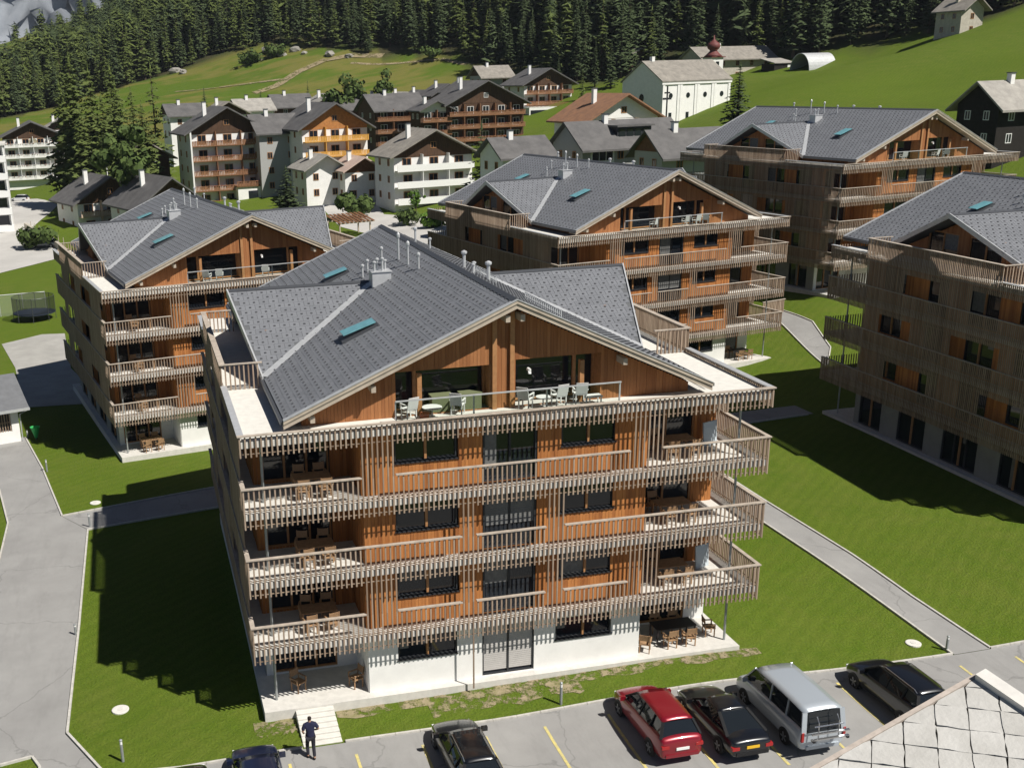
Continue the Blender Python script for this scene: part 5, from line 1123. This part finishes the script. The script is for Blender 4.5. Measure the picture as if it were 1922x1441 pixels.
# ------------------------------------------------ walking man
def skin(name,pts,edges,rad,m,parent,sub=2,root=0):
    me=bpy.data.meshes.new(name); me.from_pydata(pts,edges,[]); me.materials.append(m); o=bpy.data.objects.new(name,me); link(o,parent)
    md=o.modifiers.new('skin','SKIN'); md.use_smooth_shade=True
    lay=me.skin_vertices[0].data if me.skin_vertices else None
    if lay is None:
        bpy.context.view_layer.objects.active=o; lay=me.skin_vertices[0].data
    for i,r in enumerate(rad): lay[i].radius=(r,r) if not isinstance(r,tuple) else r; lay[i].use_root=(i==root)
    s=o.modifiers.new('sub','SUBSURF'); s.levels=s.render_levels=sub; return o
def person():
    x,y=1.74,-2.55; R=empty('person',(x,y,hz(x,y)+.035),.0); tag(R,'person in a navy polo shirt and dark trousers walking to the steps','person')
    sk=mat('skin tone',(.42,.25,.17),.6); nv=mat('navy cotton',(.018,.020,.050),.85,var=.2,scale=8); tr=mat('charcoal trousers',(.022,.022,.030),.85,var=.2,scale=8); sh=mat('dark shoes',(.012,.01,.01),.6); hr=mat('dark hair',(.018,.013,.010),.7)
    # body: pelvis root, spine, neck, head, arms with palms, legs
    P=[(0,0,.98),(0,.02,1.20),(0,.02,1.42),(0,.035,1.55),(0,.05,1.63),(0,.05,1.74),
       (-.19,.02,1.46),(-.29,-.03,1.20),(-.24,.14,1.04),(-.22,.20,.99), (.19,.02,1.46),(.33,-.02,1.24),(.22,.13,1.12),(.18,.19,1.10),
       (-.10,.02,.93),(-.12,.14,.52),(-.12,.00,.10),(-.12,.12,.05), (.10,.0,.93),(.10,-.02,.50),(.10,-.20,.10),(.10,-.10,.04)]
    E=[(0,1),(1,2),(2,3),(3,4),(4,5),(2,6),(6,7),(7,8),(8,9),(2,10),(10,11),(11,12),(12,13),(0,14),(14,15),(15,16),(16,17),(0,18),(18,19),(19,20),(20,21)]
    r=[(.15,.11),(.14,.105),(.16,.10),.055,(.075,.085),(.078,.092),.062,.045,.034,.042,.062,.045,.034,.042,.088,.058,.042,.045,.088,.058,.042,.045]
    skin('body',P,E,r,sk,R)
    # fingers
    for sx,w_ in ((-1,Vector((-.22,.20,.99))),(1,Vector((.18,.19,1.10)))):
        f=MB()
        for i,(dx,ln) in enumerate(((-.028,.065),(-.01,.075),(.01,.07),(.028,.055))): f.tube([w_+Vector((dx,.02,-.01)),w_+Vector((dx,.05,-.03)),w_+Vector((dx*.9,.05+ln*.3,-.03-ln*.7))],[.010,.009,.007],6)
        f.tube([w_+Vector((-sx*.035,0,.01)),w_+Vector((-sx*.05,.03,-.01)),w_+Vector((-sx*.045,.055,-.03))],[.011,.010,.008],6); f.build('fingers',sk,R)
    P2=[(0,0,.90),(0,.0,1.02),(0,.02,1.22),(0,.015,1.44),(0,.03,1.575),(-.20,.02,1.455),(-.285,-.02,1.24),(.20,.02,1.455),(.315,-.015,1.27)]
    skin('polo_shirt',P2,[(0,1),(1,2),(2,3),(3,4),(3,5),(5,6),(3,7),(7,8)],[(.19,.135),(.18,.13),(.18,.13),(.19,.125),.07,.088,.078,.088,.078],nv,R)
    P3=[(0,0,.97),(-.10,.02,.90),(-.12,.14,.52),(-.12,.01,.11),(.10,0,.90),(.10,-.02,.50),(.10,-.19,.12)]
    skin('trousers',P3,[(0,1),(1,2),(2,3),(0,4),(4,5),(5,6)],[(.17,.125),.105,.078,.066,.105,.078,.066],tr,R)
    for p0,p1 in (((-.12,-.03,.05),(-.12,.19,.045)),((.10,-.24,.06),(.10,-.03,.04))): skin('shoe',[p0,(p0[0],(p0[1]+p1[1])/2,.05),p1],[(0,1),(1,2)],[.052,.055,.042],sh,R,1)
    skin('hair',[(0,.0,1.63),(0,.02,1.73),(0,.05,1.80)],[(0,1),(1,2)],[(.07,.05),(.088,.092),(.07,.075)],hr,R)
person()
# ------------------------------------------------ outdoor furniture
M_wchair=mat('white resin',(.74,.74,.72),.5); M_teak=mat('teak',(.36,.22,.12),.7,var=.25,scale=6); M_table=mat('dark table top',(.035,.028,.03),.5)
FM={}
def fmesh(key,fn,m):
    if key not in FM: FM[key]=fn().mesh(key[0],m)
    return FM[key]
def chair(x,y,z,rz,lab,grp,kind='w',name=None):
    m=M_wchair if kind=='w' else M_teak
    R=empty('terrace_chair' if kind=='w' else 'wooden_chair',(x,y,z),rz); tag(R,lab,'chair',grp)
    inst('seat',fmesh(('seat',kind),lambda:MB().box(-.24,.24,-.24,.24,.40,.44),m),R)
    inst('backrest',fmesh(('backrest',kind),lambda:MB().obox((-.24,.22,.44),(.48,0,0),(0,.035,0),(0,.14,.5)) if kind=='w' else MB().obox((-.23,.22,.62),(.46,0,0),(0,.03,0),(0,.04,.28)),m),R)
    for sx in (-1,1):
        for sy in (-1,1): inst('leg',fmesh(('leg',kind),lambda:MB().box(-.022,.022,-.022,.022,0,.40),m),R,(sx*.21,sy*.2,0))
        inst('armrest',fmesh(('armrest',kind),lambda:MB().box(-.03,.03,-.22,.26,.60,.64).box(-.022,.022,-.22,-.17,.4,.6),m),R,(sx*.25,0,0))
        if kind!='w': inst('back_post',fmesh(('back_post',kind),lambda:MB().obox((-.02,.2,.44),(.04,0,0),(0,.04,0),(0,.06,.48)),m),R,(sx*.21,0,0))
    return R
def table(x,y,z,rz,w_,d_,lab,m=None,h=.73,grp=None):
    m=m or M_teak; R=empty('garden_table',(x,y,z),rz); tag(R,lab,'table',grp); o=MB().box(-w_/2,w_/2,-d_/2,d_/2,h-.04,h).build('table_top',m,R)
    me=fmesh(('table_leg',h,m.name),lambda:MB().box(-.03,.03,-.03,.03,0,h-.04),m)
    for sx in (-1,1):
        for sy in (-1,1): inst('leg',me,R,(sx*(w_/2-.06),sy*(d_/2-.06),0))
def round_table(x,y,z,r,lab):
    R=empty('round_table',(x,y,z)); tag(R,lab,'table'); MB().lathe([(r,.42),(r,.45),(.02,.455)],(0,0,0),14).build('table_top',M_wchair,R); MB().tube([(0,0,.02),(0,0,.42)],.03,8).build('stem',M_wchair,R); MB().lathe([(r*.6,0),(r*.6,.02),(.03,.03)],(0,0,0),12).build('foot',M_wchair,R)
TZ=11.681
chair(6.75,1.0,TZ,3.5,'white chair at the left end of the glass balustrade on the roof terrace',None); chair(8.75,1.05,TZ,2.6,'white chair beside the low table on the roof terrace',None)
round_table(7.65,.85,TZ,.4,'low white round table left on the roof terrace'); 
o=MB().lathe([(.1,0),(.17,.02),(.2,.3),(.17,.31),(.1,.28)],(0,0,0),12).build('plant_pot',mat('terracotta',(.45,.13,.06),.85)); o.location=(7.28,.62,TZ); tag(o,'terracotta pot beside the low white table on the roof terrace','plant pot')
chair(11.55,1.0,TZ,2.4,'white chair just right of the timber post on the roof terrace',None); round_table(12.25,.9,TZ,.3,'small white side table between white chairs on the roof terrace')
chair(12.95,1.0,TZ,3.3,'white chair right of the small side table on the roof terrace',None); chair(13.85,1.0,TZ,3.0,'reclining white chair near the right end of the glass balustrade',None)
o=MB(); o.box(-.3,.3,-.22,.22,.32,.36); 
R_=empty('footstool',(14.35,.75,TZ)); tag(R_,'white footstool before the reclining chair on the roof terrace','footstool'); o.build('cushion',M_wchair,R_)
for sx in (-1,1):
    for sy in (-1,1): inst('leg',fmesh(('leg','w'),lambda:None,M_wchair),R_,(sx*.24,sy*.16,0),scale=(1,1,.8))
for x,lab in ((8.25,'left'),(9.45,'right')):  # boxes stand in for greenish shapes showing in the attic window
    R_=empty('green_box',(x,1.75,TZ)); tag(R_,'pale green %s box behind the glass balustrade'%lab,'box'); MB().box(-.42,.42,-.25,.25,0,.62).build('box_body',mat('sage plastic',(.15,.17,.09),.7),R_); MB().box(-.45,.45,-.28,.28,.62,.67).build('lid',MATS['sage plastic'],R_)
ST=['ground','first','second','third']
def dining(T,rot,cx,cy,k,lab,nch,m=None,w_=1.5):
    z=F[k]+(.002); c,s=math.cos(rot),math.sin(rot)
    def tw(u,v): return (T[0]+c*u-s*v,T[1]+s*u+c*v,T[2]+z)
    p=tw(cx,cy); table(*p,rot,w_,.85,'garden table on %s'%lab,m)
    for i in range(nch):
        u=cx+(-.45+.9*(i//2)); v=cy+(.72 if i%2 else -.72); q=tw(u,v); chair(*q,rot+(0 if i%2 else math.pi)+random.uniform(-.3,.3),'%s wooden chair on %s'%(('front left','rear left','front right','rear right')[i],lab),'wooden chairs on %s'%lab,'t')
for k in (1,2,3):
    dining((0,0,0),0,2.9,1.75,k,'the %s-floor left balcony of the central house'%ST[k],4)
    dining((0,0,0),0,18.6,1.9,k,'the %s-floor right balcony of the central house'%ST[k],3)
dining((0,0,0),0,18.9,1.75,0,'the ground-floor right terrace of the central house',4,M_table,1.9)
chair(17.2,.95,.002,2.6,'light wooden chair pulled out at the front of the ground terrace',None,'t'); chair(20.6,1.6,.002,1.4,'light wooden chair at the right end of the dark garden table',None,'t')
chair(1.9,1.7,.002,.6,'wooden chair alone on the ground-floor left terrace',None,'t'); chair(4.3,1.4,.002,-1.2,'dark-looking chair by the wall corner of the left ground terrace',None,'t')
TB=(-5.692,37.338,-.733)
for k in (1,2,3): dining(TB,.189,2.7,1.75,k,'the %s-floor balcony of the left residence'%ST[k],2)
dining(TB,.189,2.7,1.5,0,'the ground terrace of the left residence',4)
def white_pair(T,rot,xs,who):
    c,s=math.cos(rot),math.sin(rot)
    for wh,u in zip(('leftmost','second','third','rightmost') if len(xs)==4 else ('leftmost','middle','rightmost'),xs): chair(T[0]+c*u-s*1.0,T[1]+s*u+c*1.0,T[2]+TZ,rot+random.uniform(2.4,3.6),'%s white chair on the roof terrace of the %s'%(wh,who),'white chairs on the roof terrace of the %s'%who)
white_pair(TB,.189,(7.6,8.5,11.9),'left residence'); white_pair((27.854,39.97,.69),.179,(9.2,12.3,13.3,14.2),'residence behind the central house'); white_pair((59.123,51.432,3.897),.186,(8,12,13.4),'farthest residence')
dining((27.854,39.97,.69),.179,19,1.6,0,'the ground terrace of the residence behind',3,M_table)
# sunshade board leaning on a right-hand balcony
for k,lab in ((3,'third'),(1,'first')):
    o=MB().obox((0,0,0),(.75,.25,0),(-.02,.05,0),(.0,.12,1.05)).build('folded_lounger',mat('pale blue canvas',(.48,.54,.58),.7)); o.location=(20.2,2.35,F[k]+.01); tag(o,'pale folded lounger leaning on the %s-floor right balcony'%lab,'lounger')
# ------------------------------------------------ foreground slab roof
def slab_roof():
    P0,e1,e2,n=[Vector(v) for v in FGR]; R=empty('stone_roofed_house',(P0.x,P0.y,-.6)); tag(R,'near house corner roofed with big pale stone slabs, lower right','house')
    off=Vector((P0.x,P0.y,-.6)); Q=lambda a,b,h=0:P0+e1*a+e2*b+n*h-off
    L1,L2=7.5,8.0
    m=MB(); m.slab([Q(0,0,-.06),Q(0,L2,-.06),Q(L1,L2,-.06),Q(L1,0,-.06)],-n*.2); m.build('roof_boarding',mat('dark roof boarding',(.03,.024,.02),.9),R)
    h1=Vector((e1.x,e1.y,0)).normalized(); h2=Vector((e2.x,e2.y,0)).normalized()
    b=Q(.7,.9); z1=b.z-.5; c0=Vector((b.x,b.y,0)); w_=MB(); w_.obox(c0,h1*5.8,h2*6,(0,0,z1-1.4)); w_.build('wall',M_white,R)
    mt=mat('pale stone slab',(.53,.52,.495),.9,col2=(.40,.39,.365),scale=2.2,island=.35,bump=.5,bscale=14)
    t=.425; d1=(e1+e2).normalized(); d2=(e2-e1).normalized(); rr=random.Random(4)
    half=t/2
    for i in range(-30,31):
        for j in range(-30,31):
            c=d1*(i*t)+d2*(j*t); a_,b_=c.dot(e1),c.dot(e2)
            if not(-.2<a_<5.6 and -.2<b_<5.2): continue
            g_=.007; P=[]
            cs=[(-1,-1),(-.33,-1),(.33,-1),(1,-1),(1,-.33),(1,.33),(1,1),(.33,1),(-.33,1),(-1,1),(-1,.33),(-1,-.33)]
            hh=rr.uniform(0,.018)
            for u,v in cs:
                q=c+d1*(u*(half-g_)+rr.uniform(-.011,.011))+d2*(v*(half-g_)+rr.uniform(-.011,.011)); a2,b2=max(-.06,q.dot(e1)),max(-.02,q.dot(e2))
                P.append(Q(a2,b2,hh+.012*(a2-a_)))
            if len({(round(p.x,3),round(p.y,3)) for p in P})<6: continue
            o=MB().slab(P,-n*.045).build('slab',mt,R)
    cap=MB(); cap.obox(Q(-.1,-.12,.05),e2*L2,e1*.0+(-e1)*.0+e1*.34,n*.07) if 0 else cap.obox(Q(-.12,-.02,.0),e1*.2,e2*L2,n*.11); cap.build('ridge_coping',mat('white coping',(.66,.64,.6),.85,var=.1,scale=4),R)
    m=MB(); m.obox(Q(.0,-.10,-.16),e1*L1,e2*.07,n*.17); m.build('verge_board',mat('pale verge',(.46,.40,.35),.85,var=.2),R)
slab_roof()
# ------------------------------------------------ left: shed, trampoline, net fence, bin, garden wall, lamp, screen
def shed():
    R=empty('garden_shed',(-13.0,45.6,hz(-13,46)-.05),.30); tag(R,'white shed with slatted openings and dark roof at the left edge','shed')
    w_,d_,h_=7.2,6.0,2.7
    m=MB(); m.box(-w_,0,0,d_,-.6,.95); m.box(-.55,0,0,.3,.95,h_); m.box(-w_,-w_+.5,0,.3,.95,h_); m.box(-.3,0,.3,d_,.95,h_); m.box(-w_,0,d_-.3,d_,.95,h_); m.box(-w_,0,0,.3,h_-.25,h_); m.build('wall',M_white,R)
    MB().box(-w_+.4,-.4,.8,d_-.4,-.2,h_-.3).build('interior',M_dark,R)
    for i in range(32): 
        x=-.62-i*.19
        if x>-w_+.5: MB().box(x-.03,x+.03,.1,.16,.95,h_-.25).build('slat',M_slat,R)
    MB().box(-w_,-.55,.165,.2,1.6,1.68).build('rail',M_slat,R)
    r=MB(); r.slab([(-w_-.6,-.7,h_-.05),(.75,-.7,h_-.05),(.75,d_*.55,h_+1.75),(-w_-.6,d_*.55,h_+1.75)],(0,0,.16)); r.build('roof',mat('shed roof slate',(.15,.155,.165),.6,var=.15,scale=2),R)
    r=MB(); r.slab([(-w_-.6,d_*.55,h_+1.752),(.75,d_*.55,h_+1.752),(.75,d_+.5,h_+.3),(-w_-.6,d_+.5,h_+.3)],(0,0,.16)); r.build('rear_roof',MATS['shed roof slate'],R)
    MB().box(-w_-.6,.78,-.80,-.702,h_-.1,h_+.1).build('gutter',M_flash,R); MB().tube([(.55,-.7,h_-.1),(.12,-.1,h_-.5),(.1,-.1,0)],.045,6).build('downpipe',M_flash,R)
shed()
def net_mat(nm,c,f):
    m=mat(nm,c,.8); N=m.node_tree.nodes; L=m.node_tree.links; tr=N.new('ShaderNodeBsdfTransparent'); mx=N.new('ShaderNodeMixShader'); mx.inputs[0].default_value=f; L.new(tr.outputs[0],mx.inputs[1]); L.new(N['Principled BSDF'].outputs[0],mx.inputs[2]); L.new(mx.outputs[0],N['Material Output'].inputs[0]); return m
def trampoline(x,y,r):
    R=empty('trampoline',(x,y,hz(x,y))); tag(R,'round dark trampoline with a safety net on the lawn','trampoline'); n=24
    MB().lathe([(r,.80),(r,.88),(r*.82,.89),(.02,.86)],(0,0,0),n).build('jumping_bed',mat('dark blue bed',(.02,.028,.05),.7),R)
    m=MB(); V=[(r*math.cos(6.2832*k/n),r*math.sin(6.2832*k/n),z) for z in (.88,2.7) for k in range(n)]; m._q(V,[(k,(k+1)%n,n+(k+1)%n,n+k) for k in range(n)]); m.build('safety_net',net_mat('black netting',(.015,.02,.018),.45),R)
    for k in range(8): a=6.2832*k/8; MB().tube([(r*math.cos(a),r*math.sin(a),0),(r*math.cos(a),r*math.sin(a),2.75)],.035,6).build('pole',M_gut,R)
    m=MB(); m.tube([(r*math.cos(6.2832*k/n),r*math.sin(6.2832*k/n),2.72) for k in range(n+1)],.025,5,False); m.build('net_hoop',M_gut,R)
trampoline(-15.3,93.6,2.35)
def netfence():
    R=empty('net_fence',(-22,96.5,hz(-22,96.5)),.12); tag(R,'pale net fence behind the trampoline','fence')
    for i in range(4): MB().tube([(i*2.6,0,0),(i*2.6,0,2.6)],.045,6).build('post',M_flash,R)
    MB().tube([(0,0,2.55),(7.8,0,2.55)],.04,6).build('top_rail',M_flash,R); m=MB().poly([(0,0,.05),(7.8,0,.05),(7.8,0,2.5),(0,0,2.5)]); m.build('net',net_mat('pale netting',(.5,.55,.45),.22),R)
netfence()
R_=empty('litter_bin',(-11.9,45.7,hz(-11.9,45.7))); tag(R_,'bright green funnel-shaped bin on the lawn by the shed','bin'); MB().lathe([(.1,.15),(.36,1.0),(.38,1.02),(.33,1.0),(.08,.2)],(0,0,0),12).build('funnel',mat('green plastic',(.05,.42,.12),.5),R_); MB().tube([(0,0,0),(0,0,.2)],.05,8).build('stem',M_gut,R_)
R_=empty('garden_wall',(-15.2,149.5,hz(-15,150))); tag(R_,'low stone wall with wooden posts beside the village car park','wall'); MB().bar((0,0,.5),(-7.5,28,1.0),.5,1.1).build('wall_body',VM['stonewall'],R_)
for i in range(8): t=i/7.5; MB().tube([(-7.5*t+.6,28*t,.6),(-7.5*t+.6,28*t,2.0)],.06,5).build('post',M_verge,R_)
R_=empty('street_lamp',(-7.2,178,hz(-7.2,178))); tag(R_,'white street lamp behind the low chalet roof','lamp'); MB().tube([(0,0,0),(0,0,9.2)],[.12,.07],8).build('pole',M_whitepaint,R_); MB().lathe([(.15,9.1),(.45,9.4),(.5,9.8),(.2,10.1)],(0,0,0),10).build('lamp_head',M_whitepaint,R_)
R_=empty('timber_screen',(51.9,51.0,hz(52,51)-.1),.30); tag(R_,'weathered timber screen beside the residence behind','screen')
for i in range(14): MB().box(i*.2,i*.2+.14,0,.05,0,2.0).build('board',M_slat,R_)
MB().box(-.05,2.85,-.04,.1,2.0,2.06).build('rail_cap',M_cap,R_)
def shelter():
    R=empty('timber_shelter',(28.5,137,hz(29,138)-.1),.3); tag(R,'open timber shelter with dark roof boards behind the left residence','shelter')
    for x in (0,5.5):
        for y in (0,4): MB().box(x-.1,x+.1,y-.1,y+.1,0,2.6).build('post',M_verge,R)
    for i in range(9): MB().obox((-.4+i*.75,-.6,2.6),(.5,0,0),(0,5.2,.9),(0,0,.06)).build('roof_board',VM['brown'],R)
    for y in (-.1,4.0): MB().box(-.5,6.3,y-.08,y+.08,2.42,2.6).build('beam',M_verge,R)
shelter()
# cross on the church forecourt
R_=empty('wayside_cross',(104.4,179.6,hz(104,179)),.3); tag(R_,'dark iron cross standing before the white church','cross'); MB().tube([(0,0,0),(0,0,9.2)],.16,6).build('shaft',M_dark,R_); MB().box(-1.1,1.1,-.1,.1,6.6,7.0).build('arm',M_dark,R_); MB().box(-.7,.7,-.1,.1,7.8,8.1).build('arm',M_dark,R_)
# ------------------------------------------------ thin mountain air
def haze():
    o=MB().box(-1000,560,-150,1850,-70,760).build('haze',[]); 
    m=bpy.data.materials.new('thin haze'); m.use_nodes=True; N=m.node_tree.nodes; N.remove(N['Principled BSDF']); v=N.new('ShaderNodeVolumePrincipled'); v.inputs['Density'].default_value=.00005; v.inputs['Color'].default_value=(.80,.88,1,1); v.inputs['Anisotropy'].default_value=.0
    m.node_tree.links.new(v.outputs[0],N['Material Output'].inputs['Volume']); o.data.materials.append(m); tag(o,'thin bluish mountain haze filling the valley','haze',kind='stuff')
haze()
